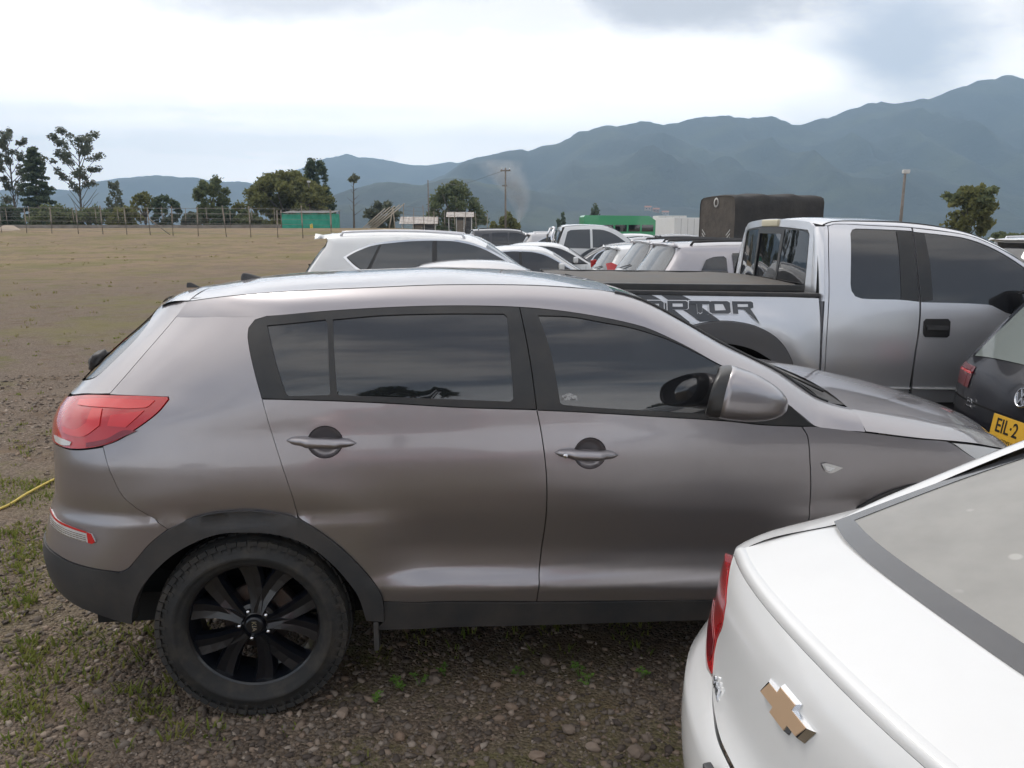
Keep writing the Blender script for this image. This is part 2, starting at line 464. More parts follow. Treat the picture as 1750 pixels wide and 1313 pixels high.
def make_kia():
    yaw = rad(5.914)
    root = empty('parked_car', (-.971 - .92 * math.sin(yaw), 2.706 + .92 * math.cos(yaw), 0), yaw,
                 'taupe grey metallic compact SUV with black alloy wheels and tinted windows, side on', 'car')
    L = lambda x, z: (x, -KS(x, z), z)
    P = lambda name, poly, m, **k: panel(name, poly, L, m, k.pop('parent', root), **k)
    arch = [(-.456, .610), (-.426, .622), (-.394, .656), (-.338, .718), (-.27, .771), (-.193, .808), (-.119, .827), (-.049, .834), (.021, .834), (.09, .824), (.187, .798), (.25, .755), (.33, .685), (.399, .605), (.442, .545), (.473, .496), (.487, .445)]
    arch_in = [(.419, .370), (.394, .480), (.359, .541), (.311, .608), (.242, .677), (.172, .719), (.086, .745), (0, .752), (-.09, .750), (-.177, .722), (-.259, .675), (-.329, .613), (-.387, .541), (-.423, .464), (-.441, .391)]
    doorr = [(.187, .80), (.175, .879), (.143, .995), (.104, 1.134), (.079, 1.236)]
    bcut = [(1.024, 1.538), (1.051, 1.357), (1.072, 1.176), (1.09, 1.078), (1.107, .912), (1.108, .747), (1.092, .577), (1.075, .41)]
    fr_top = [(.079, 1.237), (.022, 1.445), (.022, 1.479), (.043, 1.507), (.084, 1.519), (.316, 1.537), (.579, 1.548), (.805, 1.550), (1.024, 1.543)]
    fr_top2 = [(1.024, 1.543), (1.185, 1.528), (1.338, 1.504), (1.451, 1.480), (1.518, 1.460), (1.649, 1.399), (1.737, 1.350), (1.849, 1.288), (1.939, 1.237), (2.045, 1.175), (2.157, 1.087)]
    belt_r = [(.079, 1.236), (.145, 1.234), (.358, 1.223), (.574, 1.208), (.794, 1.19), (1.072, 1.175)]
    belt_f = [(1.072, 1.174), (1.261, 1.161), (1.492, 1.142), (1.805, 1.115), (1.937, 1.098), (2.10, 1.087), (2.157, 1.084)]
    gate = [(-.245, 1.558), (-.350, 1.419), (-.436, 1.308), (-.493, 1.238)]
    tl_low = [(-.487, 1.071), (-.433, 1.091), (-.376, 1.125), (-.317, 1.165), (-.278, 1.198), (-.250, 1.234), (-.254, 1.244)]
    bgap = [(-.487, 1.069), (-.474, 1.026), (-.456, .973), (-.425, .903), (-.376, .854), (-.327, .820), (-.27, .772)]
    # dark skin under everything so that the panel gaps read black
    def under(x, z): return (x, -(KS(x, z) - .042), z)
    for sgn in (1, -1):
        lf = under if sgn == 1 else (lambda x, z: (x, KS(x, z) - .042, z))
        panel('inner_shell', XL(.52, .65, .8, 1.0, 1.1, 1.2, 1.3, 1.4, 1.5, 1.55) + [(-.2, 1.57), (.1, 1.59), (.7, 1.60), (1.2, 1.57), (1.5, 1.47), (1.75, 1.345), (2.05, 1.17), (2.2, 1.07), (2.5, 1.03), (2.75, .99), (3.0, .93), (3.2, .82), (3.33, .7), (3.33, .45), (3.05, .40), (2.98, .62), (2.85, .78), (2.64, .84), (2.43, .78), (2.28, .62), (2.2, .33), (1.2, .33), (.46, .36), (.42, .5), (.3, .68), (.15, .77), (0, .79), (-.15, .77), (-.3, .68), (-.43, .5), (-.45, .42), (-.6, .45)],
              lf, M_UNDER, root, step=.05, gap=0, rim=0, flip=(sgn == -1))
    # painted quarter panel with the D pillar
    q = [(-.289, 1.50)] + gate[1:] + [(-.362, 1.243)] + tl_low[::-1][0:1] + tl_low[::-1][1:] + bgap[1:] + arch[5:11] + doorr[1:] + fr_top[1:5] + [(-.10, 1.512)]
    P('quarter_panel', q, M_KIA, step=.032, gap=0, rim=.014, mirror=True)
    # tailgate corner beside the rear glass
    gl_edge = [(-.668, 1.252), (-.598, 1.278), (-.530, 1.343), (-.468, 1.412), (-.446, 1.462), (-.452, 1.49)]
    tg = gate[::-1] + [(-.30, 1.556), (-.365, 1.540)] + XL(1.53, 1.51) + gl_edge[::-1] + XL(1.235, 1.19) + [(-.70, 1.203), (-.62, 1.222), (-.543, 1.232)]
    P('tailgate', tg, M_KIA, step=.024, gap=.0025, rim=.014, mirror=True)
    P('rear_window', gl_edge + XL(1.50, 1.44, 1.38, 1.32, 1.26, 1.24), M_GLASS, step=.022, gap=.004, rim=.006, off=-.004, mirror=True)
    # tail light with its inner shapes
    tl = [(-.254, 1.244), (-.362, 1.243), (-.543, 1.231), (-.63, 1.218), (-.70, 1.200)] + XL(1.18, 1.14, 1.09, 1.05) + [(-.70, 1.048), (-.63, 1.048), (-.566, 1.055)] + tl_low[:-1]
    t1 = panel('tail_light', tl, L, M_RED, root, step=.022, gap=.003, rim=.012, off=.005, mirror=True)
    tag(t1[0], 'red wrap-around tail light with pale reversing lamp')
    for k, o in enumerate(t1):
        lf = L if k == 0 else (lambda x, z: (x, KS(x, z), z)); fl = (k == 1)
        panel('light_guide', [(-.30, 1.228), (-.50, 1.222), (-.62, 1.205), (-.62, 1.19), (-.50, 1.196), (-.33, 1.205)], lf, M_RED2, o, step=.02, gap=0, rim=.002, off=.008, flip=fl)
        panel('light_guide', [(-.545, 1.19), (-.50, 1.192), (-.50, 1.14), (-.56, 1.10), (-.62, 1.095), (-.66, 1.10), (-.665, 1.118), (-.60, 1.118), (-.555, 1.145)], lf, M_RED2, o, step=.02, gap=0, rim=.002, off=.008, flip=fl)
        panel('lens_base', [(-.36, 1.128), (-.41, 1.128), (-.47, 1.098), (-.55, 1.078), (-.55, 1.064), (-.485, 1.078), (-.43, 1.098)], lf, M_DKRED, o, step=.02, gap=0, rim=.002, off=.008, flip=fl)
        panel('inner_reflector', [(-.335, 1.195), (-.46, 1.175), (-.47, 1.14), (-.40, 1.138)], lf, M_RED2, o, step=.02, gap=0, rim=.002, off=.008, flip=fl)
        panel('reversing_lamp', [(-.715, 1.078), (-.66, 1.078), (-.615, 1.074), (-.62, 1.062), (-.66, 1.056), (-.70, 1.060)], lf, M_CLEAR, o, step=.02, gap=0, rim=.003, off=.009, flip=fl)
    # bumper, painted and unpainted
    bp = bgap + [(-.338, .718), (-.394, .656), (-.426, .622), (-.456, .610), (-.49, .614), (-.567, .623), (-.655, .633), (-.731, .647)] + XL(.66, .75, .85, .95, 1.04) + [(-.70, 1.047), (-.63, 1.047), (-.566, 1.054)]
    P('rear_bumper', bp, M_KIA, step=.026, gap=.002, rim=.014, mirror=True)
    bc = [(-.456, .608), (-.49, .613), (-.567, .622), (-.655, .632), (-.731, .646)] + XL(.657, .60, .54, .50) + [(-.75, .475), (-.69, .454), (-.575, .430), (-.505, .405), (-.443, .388), (-.425, .464), (-.432, .55)]
    P('bumper_cladding', bc, M_PLAST, step=.028, gap=.0005, rim=.05, off=.006, mirror=True)
    rf = panel('rear_reflector', [(-.762, .790), (-.714, .772), (-.640, .764), (-.578, .756), (-.548, .750), (-.533, .721), (-.546, .713), (-.635, .720), (-.715, .732), (-.758, .742)], L, M_CLEAR, root, step=.02, gap=.002, rim=.008, off=.005, mirror=True)
    for k, o in enumerate(rf):
        lf = L if k == 0 else (lambda x, z: (x, KS(x, z), z)); fl = (k == 1)
        panel('red_end', [(-.568, .755), (-.549, .750), (-.534, .722), (-.546, .714), (-.562, .716)], lf, M_RED, o, step=.02, gap=0, rim=.002, off=.008, flip=fl)
        panel('red_edge', [(-.762, .791), (-.714, .773), (-.640, .765), (-.57, .756), (-.57, .750), (-.640, .757), (-.714, .765), (-.762, .780)], lf, M_RED, o, step=.02, gap=0, rim=.002, off=.008, flip=fl)
        for i in range(4):
            z0 = .748 - i * .007
            panel('lens_rib', [(-.75, z0 + .016), (-.66, z0 + .002), (-.57, z0 - .006), (-.57, z0 - .009), (-.66, z0 - .001), (-.75, z0 + .013)], lf, M_DKRED if False else M_CHROME, o, step=.02, gap=0, rim=.001, off=.0085, flip=fl)
    P('wheel_arch_cladding', arch + [(.487, .36)] + arch_in, M_PLAST, step=.03, gap=.0005, rim=.05, off=.012, mirror=True)
    sill_t = [(.487, .445), (1.036, .409), (1.791, .381), (2.2, .366)]
    P('sill_cladding', sill_t + [(2.2, .27), (1.756, .284), (1.04, .298), (.447, .318), (.487, .36)], M_PLAST, step=.05, gap=.001, rim=.06, off=.004, mirror=True, sharp=20)
    # doors
    hr = [(.212, 1.04), (.24, 1.11), (.27, 1.128), (.30, 1.134), (.33, 1.127), (.357, 1.105), (.365, 1.07), (.352, 1.04), (.325, 1.023), (.296, 1.018), (.265, 1.023), (.24, 1.04)]
    def ell(cx, cz, a, b, k=16): return [(cx + a * math.cos(t), cz + b * math.sin(t)) for t in [2 * math.pi * i / k for i in range(k)]]
    hr = ell(.298, 1.077, .062, .057); hf = ell(1.272, 1.008, .060, .058)
    rdoor = belt_r + bcut[3:] + [(.487, .445)] + arch[::-1][1:6] + doorr
    fdoor = belt_f[:-1] + [(2.123, 1.051), (2.135, .958), (2.147, .836), (2.149, .699), (2.14, .55), (2.115, .370), (1.791, .381), (1.075, .41)] + bcut[::-1][1:6]
    doors = [panel('rear_door', rdoor, L, M_KIA, root, step=.03, holes=[hr], gap=.002, rim=.016, mirror=True),
             panel('front_door', fdoor, L, M_KIA, root, step=.03, holes=[hf], gap=.002, rim=.016, mirror=True)]
    for (cx, cz, a, b, x0, x1, z0, z1), dr in zip(((.298, 1.077, .062, .057, .162, .409, 1.087, 1.071), (1.272, 1.008, .060, .058, 1.137, 1.378, 1.015, 1.000)), doors):
        for k, d in enumerate(dr):
            s = -1 if k == 0 else 1
            # recess cup
            rings = []
            for rr, dep in ((1.0, .001), (.97, .012), (.85, .024), (.55, .031), (.1, .034)):
                rings.append([(cx + a * rr * math.cos(t), s * (KS(cx + a * rr * math.cos(t), cz + b * rr * math.sin(t)) - dep), cz + b * rr * math.sin(t)) for t in [2 * math.pi * i / 24 for i in range(24)]])
            if s == 1: rings = [r[::-1] for r in rings]
            loft('handle_cup', rings, M_KIA, d, cap=False)
            # pull handle: a lens-shaped bar standing proud of the door
            rings = []
            for i in range(15):
                t = i / 14; x = x0 + (x1 - x0) * t; z = z0 + (z1 - z0) * t
                hh = .0195 * (1 - abs(2 * t - 1) ** 2.6) ** .5 + .001; st = .012 + .026 * (1 - abs(2 * t - 1) ** 4)
                y0 = KS(x, z)
                rings.append([(x, s * (y0 + (-.004 if abs(2 * t - 1) > .55 else .012) + (st * (1 if math.sin(an) > 0 else .25)) * abs(math.sin(an)) ** .7 * (1 if math.sin(an) > 0 else -1)), z + hh * math.cos(an)) for an in [2 * math.pi * j / 12 for j in range(12)]])
            if s == -1: rings = [r[::-1] for r in rings]
            loft('door_handle', rings, M_KIA, d)
            if k == 0 and cx > 1:
                V, Fc = lathe([(.0, -.012), (.008, -.012), (.0095, -.010), (.0095, .0)], 16)
                o = mesh_obj('key_lock', V, Fc, M_CHROME, d); o.location = (x0 + .036, -(KS(x0 + .036, z0) + .026), z0 - .004)
    # front wing
    fa = [(2.64 + .495 * math.cos(rad(t)), .36 + .485 * math.sin(rad(t))) for t in range(40, 158, 9)]
    fend = [(2.157, 1.086), (2.359, 1.058), (2.589, 1.023), (2.72, 1.005), (2.76, .985), (2.837, .939), (2.98, .86), (3.06, .78), (3.05, .70)] + fa + [(2.149, .56), (2.149, .699), (2.147, .836), (2.135, .958), (2.123, 1.051), (2.10, 1.087)]
    P('front_wing', fend, M_KIA, step=.032, gap=.002, rim=.016, mirror=True)
    P('wheel_arch_cladding', fa + [(2.16, .50), (2.12, .368), (2.2, .366), (2.21, .30)] + [(2.64 + .42 * math.cos(rad(t)), .36 + .41 * math.sin(rad(t))) for t in range(176, 19, -9)] + [(3.06, .40)], M_PLAST, step=.03, gap=.0005, rim=.05, off=.012, mirror=True)
    ind = panel('turn_indicator', [(2.179, .942), (2.20, .945), (2.269, .924), (2.232, .906), (2.214, .903), (2.195, .912)], L, M_CLEAR, root, step=.015, gap=.001, rim=.004, off=.009, mirror=True)
    for k, o in enumerate(ind):
        lf = L if k == 0 else (lambda x, z: (x, KS(x, z), z))
        panel('chrome_bezel', [(2.190, .934), (2.235, .925), (2.216, .912), (2.2, .917)], lf, M_CHROME, o, step=.012, gap=0, rim=.002, off=.012, flip=(k == 1))
    P('head_light', [(2.745, .998), (2.85, .98), (2.96, .955), (3.1, .915), (3.18, .86), (3.1, .80), (2.98, .855), (2.84, .935)], M_CLEAR, step=.03, gap=.002, rim=.02, mirror=True)
    P('front_bumper', [(3.06, .78), (3.1, .80), (3.18, .855), (3.24, .80), (3.30, .72), (3.32, .6), (3.32, .45), (3.25, .36), (3.06, .38), (3.03, .55), (3.0, .64), (3.05, .70)], M_KIA, step=.035, gap=.002, rim=.02, mirror=True)
    # black window surround and the panes
    q_gl = [(.093, 1.486), (.301, 1.505), (.308, 1.49), (.319, 1.252), (.314, 1.247), (.175, 1.247), (.165, 1.255)]
    r_gl = [(.330, 1.505), (.503, 1.517), (.727, 1.521), (.962, 1.518), (.973, 1.508), (.984, 1.218), (.974, 1.209), (.647, 1.229), (.352, 1.246), (.346, 1.252)]
    f_gl = [(1.095, 1.511), (1.221, 1.505), (1.336, 1.485), (1.450, 1.463), (1.582, 1.421), (1.695, 1.368), (1.811, 1.308), (1.939, 1.226), (2.0, 1.178), (1.883, 1.132), (1.726, 1.146), (1.414, 1.169), (1.175, 1.192), (1.162, 1.200), (1.132, 1.383)]
    fr = fr_top + bcut[1:3] + belt_r[::-1][1:-1]
    w1 = P('window_trim', fr, M_TRIM, step=.035, holes=[q_gl, r_gl], gap=.0018, rim=.012, mirror=True)
    ff = fr_top2 + belt_f[::-1][1:] + bcut[::-1][6:7]
    w2 = P('window_trim', ff, M_TRIM, step=.035, holes=[f_gl], gap=.0018, rim=.012, mirror=True)
    P('quarter_window', q_gl, M_GLASS, step=.05, gap=-.002, rim=0, off=-.005, mirror=True)
    P('side_window', r_gl, M_GLASS, step=.05, gap=-.002, rim=0, off=-.005, mirror=True)
    P('side_window', f_gl, M_GLASS, step=.05, gap=-.002, rim=0, off=-.005, mirror=True)
    stk = mat('pale_sticker', (.42, .42, .42), .6, var=(90, (.1, .1, .1), .45, .6))
    P('window_sticker', [(1.168, 1.225), (1.195, 1.235), (1.225, 1.222), (1.225, 1.208), (1.17, 1.208)], stk, step=.02, gap=0, rim=0, off=-.0035)
    # roof side and A pillar as one rolled strip
    A3 = [L(-.289, 1.50), L(-.10, 1.512)] + [L(*p) for p in fr_top[4:-1]] + [L(*p) for p in fr_top2] + [L(2.359, 1.060)]
    B3 = [(-.248, -.545, 1.557), (-.07, -.625, 1.583), (.159, -.64, 1.600), (.496, -.625, 1.612), (.731, -.61, 1.618), (1.047, -.605, 1.615), (1.25, -.60, 1.603), (1.422, -.60, 1.583), (1.546, -.61, 1.546), (1.708, -.63, 1.461), (1.841, -.65, 1.385), (1.958, -.66, 1.328), (2.093, -.68, 1.261), (2.177, -.70, 1.205), (2.235, -.71, 1.164), (2.31, -.72, 1.133), (2.378, -.72, 1.116)]
    ruled('roof_side', A3, B3, M_KIA, root, n=8, bulge=lambda t: herm([(0, .002), (.13, .008), (.4, .008), (.6, .017), (1, .019)], t), step=.04, mirror=True)
    rail = B3[:8]
    # roof skin, crowned; a ditch strip runs along each side
    def crown(A, rise, name, m_, n=18, fwd=0.0, parent=root, pw_=2.2, inset=.0):
        A = [Vector(a) for a in smooth_poly(A, .04)]
        V = []; Fc = []
        for a in A:
            for k in range(n + 1):
                q_ = -1 + 2 * k / n; c = 1 - abs(q_) ** pw_
                V.append((a.x + (fwd(a.x) if callable(fwd) else fwd) * c, (abs(a.y) - inset) * q_, a.z + (rise(a.x) if callable(rise) else rise) * c))
        m = len(A)
        for i in range(m - 1):
            for k in range(n):
                Fc.append((i * (n + 1) + k, (i + 1) * (n + 1) + k, (i + 1) * (n + 1) + k + 1, i * (n + 1) + k + 1))
        return mesh_obj(name, V, Fc, m_, parent)
    crown(rail, lambda x: .034 - .028 * min(1, max(0, (x - .75) / .67)), 'roof', M_KIA, inset=.008, fwd=lambda x: .05 * min(1, max(0, (x - .8) / .62)) ** 1.5)
    def ditch(s):
        p = [Vector((a[0], s * (abs(a[1]) - .006), a[2] - .002)) for a in rail]
        return tube_obj('roof_moulding', smooth_poly(p, .05), .0055, M_TRIM, root, 6)
    ditch(-1); ditch(1)
    # rear spoiler lip
    sp = [(-.245, -.535, 1.562), (-.33, -.50, 1.566), (-.42, -.40, 1.560), (-.455, -.28, 1.556)]
    crown([(-.245, -.53, 1.561), (-.31, -.49, 1.556), (-.365, -.43, 1.542), (-.41, -.37, 1.522)], .020, 'spoiler', M_KIA, n=14, fwd=-.03)
    # windscreen and bonnet
    ws = B3[7:15] + [(2.30, -.70, 1.135)]
    crown(ws, .005, 'windscreen', M_GLASS, fwd=.048, inset=.004)
    for s in (-1, 1):
        tube_obj('windscreen_seal', smooth_poly([Vector((a[0] + .003, s * (abs(a[1]) - .002), a[2] + .002)) for a in ws], .05), .007, M_TRIM, root, 6)
    crown([(2.285, -.705, 1.138), (2.33, -.70, 1.128), (2.40, -.68, 1.115)], .012, 'cowl', M_PLAST, fwd=.08)
    for (y0, y1) in ((-.55, .02), (.1, .58)):
        tube_obj('wiper', [(2.36, y0, 1.150), (2.33, (y0 + y1) / 2, 1.172), (2.28, y1, 1.20)], .007, M_TRIM, root, 6)
    hg = [(2.362, 1.060), (2.589, 1.025), (2.72, 1.007), (2.85, .985), (2.96, .958), (3.1, .918), (3.19, .868)]
    crease = [(2.38, -.72, 1.116), (2.663, -.69, 1.066), (2.817, -.66, 1.034), (2.995, -.60, .993), (3.15, -.50, .945), (3.27, -.40, .895), (3.33, -.33, .855)]
    ruled('bonnet_edge', [L(a, b + .002) for a, b in hg], crease, M_KIA, root, n=8, bulge=.010, step=.04, mirror=True)
    crown(crease, .032, 'bonnet', M_KIA, fwd=.05, n=18, pw_=2.4)
    crown([(3.33, -.36, .853), (3.42, -.46, .80), (3.45, -.5, .72)], .005, 'grille', M_TRIM, fwd=.03)
    crown([(3.40, -.62, .72), (3.44, -.62, .6), (3.42, -.62, .45), (3.3, -.62, .33)], .0, 'front_bumper', M_KIA, fwd=.06)
    # rear face
    def rear_strip(name, zs, m_, dx=.0):
        V = []; Fc = []; n = 14
        for z in zs:
            w = KS(k_xl(z), z) + .004
            for k in range(n + 1):
                q_ = -1 + 2 * k / n
                V.append((k_xl(z) - (k_xl(z) - herm(K_XR, z) + dx) * (1 - abs(q_) ** 2.4), w * q_, z))
        for i in range(len(zs) - 1):
            for k in range(n): Fc.append((i * (n + 1) + k, i * (n + 1) + k + 1, (i + 1) * (n + 1) + k + 1, (i + 1) * (n + 1) + k)[::-1])
        return mesh_obj(name, V, Fc, m_, root)
    rear_strip('bumper_cladding', [.50, .54, .58, .62, .655], M_PLAST, .012)
    rear_strip('rear_bumper', [.655, .70, .75, .8, .84], M_KIA)
    rear_strip('tailgate', [.842, .9, .96, 1.02, 1.08, 1.14, 1.19, 1.235], M_KIA)
    rear_strip('rear_window', [1.237, 1.28, 1.33, 1.38, 1.43, 1.475], M_GLASS)
    rear_strip('tailgate', [1.476, 1.51, 1.54], M_KIA)
    # rear wiper under its black cover, wiper base, antennas
    bm = bmesh.new(); bmesh.ops.create_icosphere(bm, subdivisions=3, radius=1)
    for v in bm.verts:
        v.co *= 1 + .34 * mnoise.noise(v.co * 1.9) + .1 * mnoise.noise(v.co * 6)
        v.co = Vector((v.co.x * .030, v.co.y * .07, v.co.z * .050))
    o = bm_obj('wiper_cover', bm, M_PLAST, root, True); o.location = (-.765, -.12, 1.270); o.rotation_euler = (0, rad(38), 0)
    def fin(x, y, z, ln, h, name):
        rings = []
        for i in range(7):
            t = i / 6; w = .022 * (1 - t * .75) * (ln / .12); 
            rings.append([(x + ln * (.5 - t * .0) * math.cos(a) - t * ln * .42 + ln * .1 * (1 - t) * math.cos(a), y + w * math.sin(a), z + h * t) for a in [2 * math.pi * j / 12 for j in range(12)]] if False else
                         [(x + (ln * .5 * (1 - t) ** .8 + .008) * math.cos(a) - t * ln * .40, y + w * math.sin(a), z + h * t) for a in [2 * math.pi * j / 12 for j in range(12)]])
        return loft(name, rings, M_PLAST, root)
    fin(-.10, 0, 1.604, .12, .032, 'antenna_fin'); fin(-.36, -.06, 1.577, .045, .022, 'washer_nozzle')
    # door mirror
    for s in (-1, 1):
        def ring(t, k=1.0, dx=0.0):
            x = 1.722 + .255 * t + dx
            e = math.sqrt(max(0.0, 1 - (max(0, t - .02) / .985) ** 2.1))
            hw = (.108 * e + .003) * k; hh = (.088 * e + .003) * k; zc = 1.268 - .066 * t; yc = 1.065 - .05 * t
            R_ = []
            for j in range(28):
                a = 2 * math.pi * j / 28; ca, sa = math.cos(a), math.sin(a)
                R_.append((x - .045 * ca * (1 - t) + .02 * sa * (1 - t), s * (yc + hw * abs(ca) ** .8 * (1 if ca > 0 else -1)), zc + hh * abs(sa) ** .8 * (1 if sa > 0 else -1)))
            return R_ if s == -1 else R_[::-1]
        rings = [ring(t) for t in (0, .08, .2, .35, .5, .65, .78, .88, .95, 1.0)]
        mr_ = loft('door_mirror', rings, M_KIA, root)
        loft('mirror_housing', [ring(0, .985, .004), ring(0, 1.0, -.010), ring(0, .96, -.036), ring(0, .90, -.048), ring(0, .86, -.047), ring(0, .84, -.035)], M_TRIM, mr_, cap=False)
        loft('mirror_glass', [ring(0, .86, -.038), ring(0, .86, -.034)], M_CHROME, mr_)
        rings = []
        for t in (0, .5, 1):
            y = .865 + .13 * t; rings.append([(1.95 - .07 * t + .055 * math.cos(a) * (1.2 - .3 * t), s * y, 1.135 + .055 * t + .020 * math.sin(a)) for a in [2 * math.pi * j / 12 for j in range(12)]])
        loft('mirror_foot', rings, M_TRIM, mr_)
    # mud flap bracket and exhaust-side bits
    box_obj('mud_flap', (.455, -.82, .30), (.02, .16, .12), M_PLAST, root, bevel=.006)
    # wheels
    wheel(root, (0, -.80, .362), .362, .235, 'kia'); wheel(root, (2.64, -.80, .362), .362, .235, 'kia')
    wheel(root, (0, .80, .362), .362, .235, 'kia', far=True); wheel(root, (2.64, .80, .362), .362, .235, 'kia', far=True)
    for cx in (0, 2.64):
        for s in (-1, 1):
            V = []; Fc = []
            for i in range(15):
                a = rad(14 + 152 * i / 14)
                for r_, d_ in ((.455, 0), (.455, .28), (.05, .30)): V.append((r_ * math.cos(a), -s * d_, r_ * math.sin(a)))
            for i in range(14):
                for k in range(2): Fc.append((i * 3 + k, i * 3 + k + 1, i * 3 + k + 4, i * 3 + k + 3))
            o = mesh_obj('wheel_well', V, Fc, M_UNDER, root); o.location = (cx, s * .86, .37)
    box_obj('floor_pan', (1.3, 0, .36), (3.9, 1.35, .12), M_UNDER, root)
    box_obj('cabin_shell', (.75, 0, .9), (1.7, 1.3, .7), M_UNDER, root)
    return root
def rim_spokes(r, kind):
    """twisted twin spokes of an alloy wheel, outer face at y=0, going inwards (+y)"""
    V = []; Fc = []
    n = 5; half = rad(18)
    for i in range(n):
        base = rad(4 + 72 * i)
        for sg in (-1, 1):
            rows = []
            for t in (0, .25, .5, .75, 1.0):
                rr = .048 + (r - .048) * t
                ang = base + sg * half * (.16 + .84 * t ** .9)
                w = .023 + .022 * t
                dep = .028 * math.sin(t * math.pi * .6) * (1 - .4 * t) if kind == 'kia' else .01
                rows.append((rr, ang, w, dep))
            b0 = len(V)
            for rr, ang, w, dep in rows:
                c = Vector((math.cos(ang), 0, math.sin(ang))); tn = Vector((-math.sin(ang), 0, math.cos(ang)))
                for (k, d) in ((-1, .020), (-.75, 0), (0, .006), (.75, 0), (1, .020), (1, .055), (-1, .055)):
                    V.append(c * rr + tn * (w * k) + Vector((0, dep + d, 0)))
            for a in range(len(rows) - 1):
                for k in range(7):
                    k2 = (k + 1) % 7
                    Fc.append((b0 + a * 7 + k, b0 + a * 7 + k2, b0 + (a + 1) * 7 + k2, b0 + (a + 1) * 7 + k))
            Fc.append(tuple(b0 + k for k in range(7))); Fc.append(tuple(b0 + 28 + k for k in range(7))[::-1])
    return V, Fc
WHEEL_CACHE = {}
def wheel(parent, loc, R, W, kind='plain', far=False, rim_mat=None):
    """y = -W/2 is the outer face"""
    key = (R, W, kind, far)
    s = 1 if not far else -1
    rimr = .249 if kind == 'kia' else R * .62
    h = W / 2
    rim_mat = rim_mat or (M_RIM if kind == 'kia' else mat('alloy_wheel', (.35, .35, .36), .35, .8))
    if key not in WHEEL_CACHE:
        c = {}
        fl = lambda V: [(a, b * s, d) for a, b, d in V]
        ff = lambda F_: F_ if s == 1 else [f[::-1] for f in F_]
        prof = [(rimr - .004, -h + .030), (rimr + .006, -h + .012), (rimr + .018, -h + .004), (R * .765, -h + .001), (R * .772, -h - .003), (R * .80, -h - .005), (R * .815, -h - .004), (R * .82, -h - .001), (R * .875, -h + .0), (R * .925, -h + .012), (R * .965, -h + .022), (R * .985, -h + .045), (R * .99, 0), (R * .985, h - .045), (R * .94, h - .02), (R * .80, h), (rimr, h - .03)]
        V, Fc = lathe(prof, 64); c['tyre'] = new_mesh('tyre', fl(V), ff(Fc), M_RUBBER)
        # tread blocks
        bm = bmesh.new()
        nb = 58 if kind == 'kia' else 36
        for i in range(nb):
            a = 2 * math.pi * i / nb
            for (yy, wy, tw, dr) in ((-h + .026, .052, .12, -.010), (-.028, .05, -.3, 0), (.030, .05, .3, 0), (h - .035, .055, -.12, -.006)):
                R3 = Matrix.Rotation(-a, 3, 'Y') @ Matrix.Rotation(tw, 3, 'X')
                a2 = a + (.5 * 2 * math.pi / nb if yy > 0 else 0)
                R3 = Matrix.Rotation(-a2, 3, 'Y') @ Matrix.Rotation(tw, 3, 'X')
                ctr = Vector((math.cos(a2) * (R * (.972 if yy < -.06 else .978) + dr), yy * s, math.sin(a2) * (R * (.972 if yy < -.06 else .978) + dr)))
                box(bm, ctr, Vector((.018, wy, 2 * math.pi * R / nb * .82)), R3)
            if kind == 'kia':   # side lugs on the shoulder
                a3 = a + .03; R3 = Matrix.Rotation(-a3, 3, 'Y') @ Matrix.Rotation(.22, 3, 'Z')
                box(bm, Vector((math.cos(a3) * R * .915, (-h + .006) * s, math.sin(a3) * R * .915)), Vector((.030 if i % 2 else .042, .007, .013)), R3)
        me = bpy.data.meshes.new('tread'); bm.to_mesh(me); bm.free(); me.materials.append(M_RUBBER); c['tread'] = me
        pr = [(rimr, -h + .026), (rimr + .004, -h + .022), (rimr + .004, -h + .030), (rimr - .010, -h + .038), (rimr - .014, -h + .06), (rimr - .03, 0), (rimr - .02, h - .04)]
        V, Fc = lathe(pr, 64); V = fl(V); Fc = ff(Fc)
        V2, F2 = rim_spokes(rimr - .006, kind); V2 = fl([(v[0], v[1] - h + .036, v[2]) for v in V2]); F2 = ff(F2)
        k = len(V); V = list(V) + list(V2); Fc = list(Fc) + [tuple(i + k for i in f) for f in F2]
        V3, F3 = lathe([(0, -h + .030), (.028, -h + .030), (.034, -h + .034), (.040, -h + .050), (.078, -h + .062), (.085, -h + .09)], 40); k = len(V); V += fl(V3); Fc += ff([tuple(i + k for i in f) for f in F3])
        c['rim'] = new_mesh('rim', V, Fc, rim_mat, smooth=False)
        V, Fc = lathe([(0, -.02), (.13, -.02), (.135, -.015), (.135, .0), (0, 0)], 40); c['brake_disc'] = new_mesh('brake_disc', fl(V), ff(Fc), M_STEEL)
        bm = bmesh.new(); box(bm, Vector((.10, -.005 * s, .075)), Vector((.06, .06, .10)), Matrix.Rotation(-.65, 3, 'Y'), .01)
        me = bpy.data.meshes.new('caliper'); bm.to_mesh(me); bm.free(); me.materials.append(M_STEEL); c['brake_caliper'] = me
        V, Fc = lathe([(0, -.014), (.006, -.013), (.0095, -.006), (.0095, .012)], 6); c['lug_nut'] = new_mesh('lug_nut', fl(V), ff(Fc), M_CHROME)
        WHEEL_CACHE[key] = c
    c = WHEEL_CACHE[key]
    w = obj('wheel', c['tyre'], parent, loc); w.name = 'wheel'
    obj('tread', c['tread'], w)
    obj('rim', c['rim'], w)
    obj('brake_disc', c['brake_disc'], w, (0, .02 * s, 0))
    if kind == 'kia':
        obj('brake_caliper', c['brake_caliper'], w)
        for i in range(5):
            a = rad(40 + 72 * i)
            obj('lug_nut', c['lug_nut'], w, (.057 * math.cos(a), (-h + .050) * s, .057 * math.sin(a)))
        if not far:
            M = frame((0, -h + .0295, 0), (0, 0, -1), (1, 0, 0))
            text_obj('wheel_emblem', 'KIA', .026, M_CHROME, w, M, .0012)
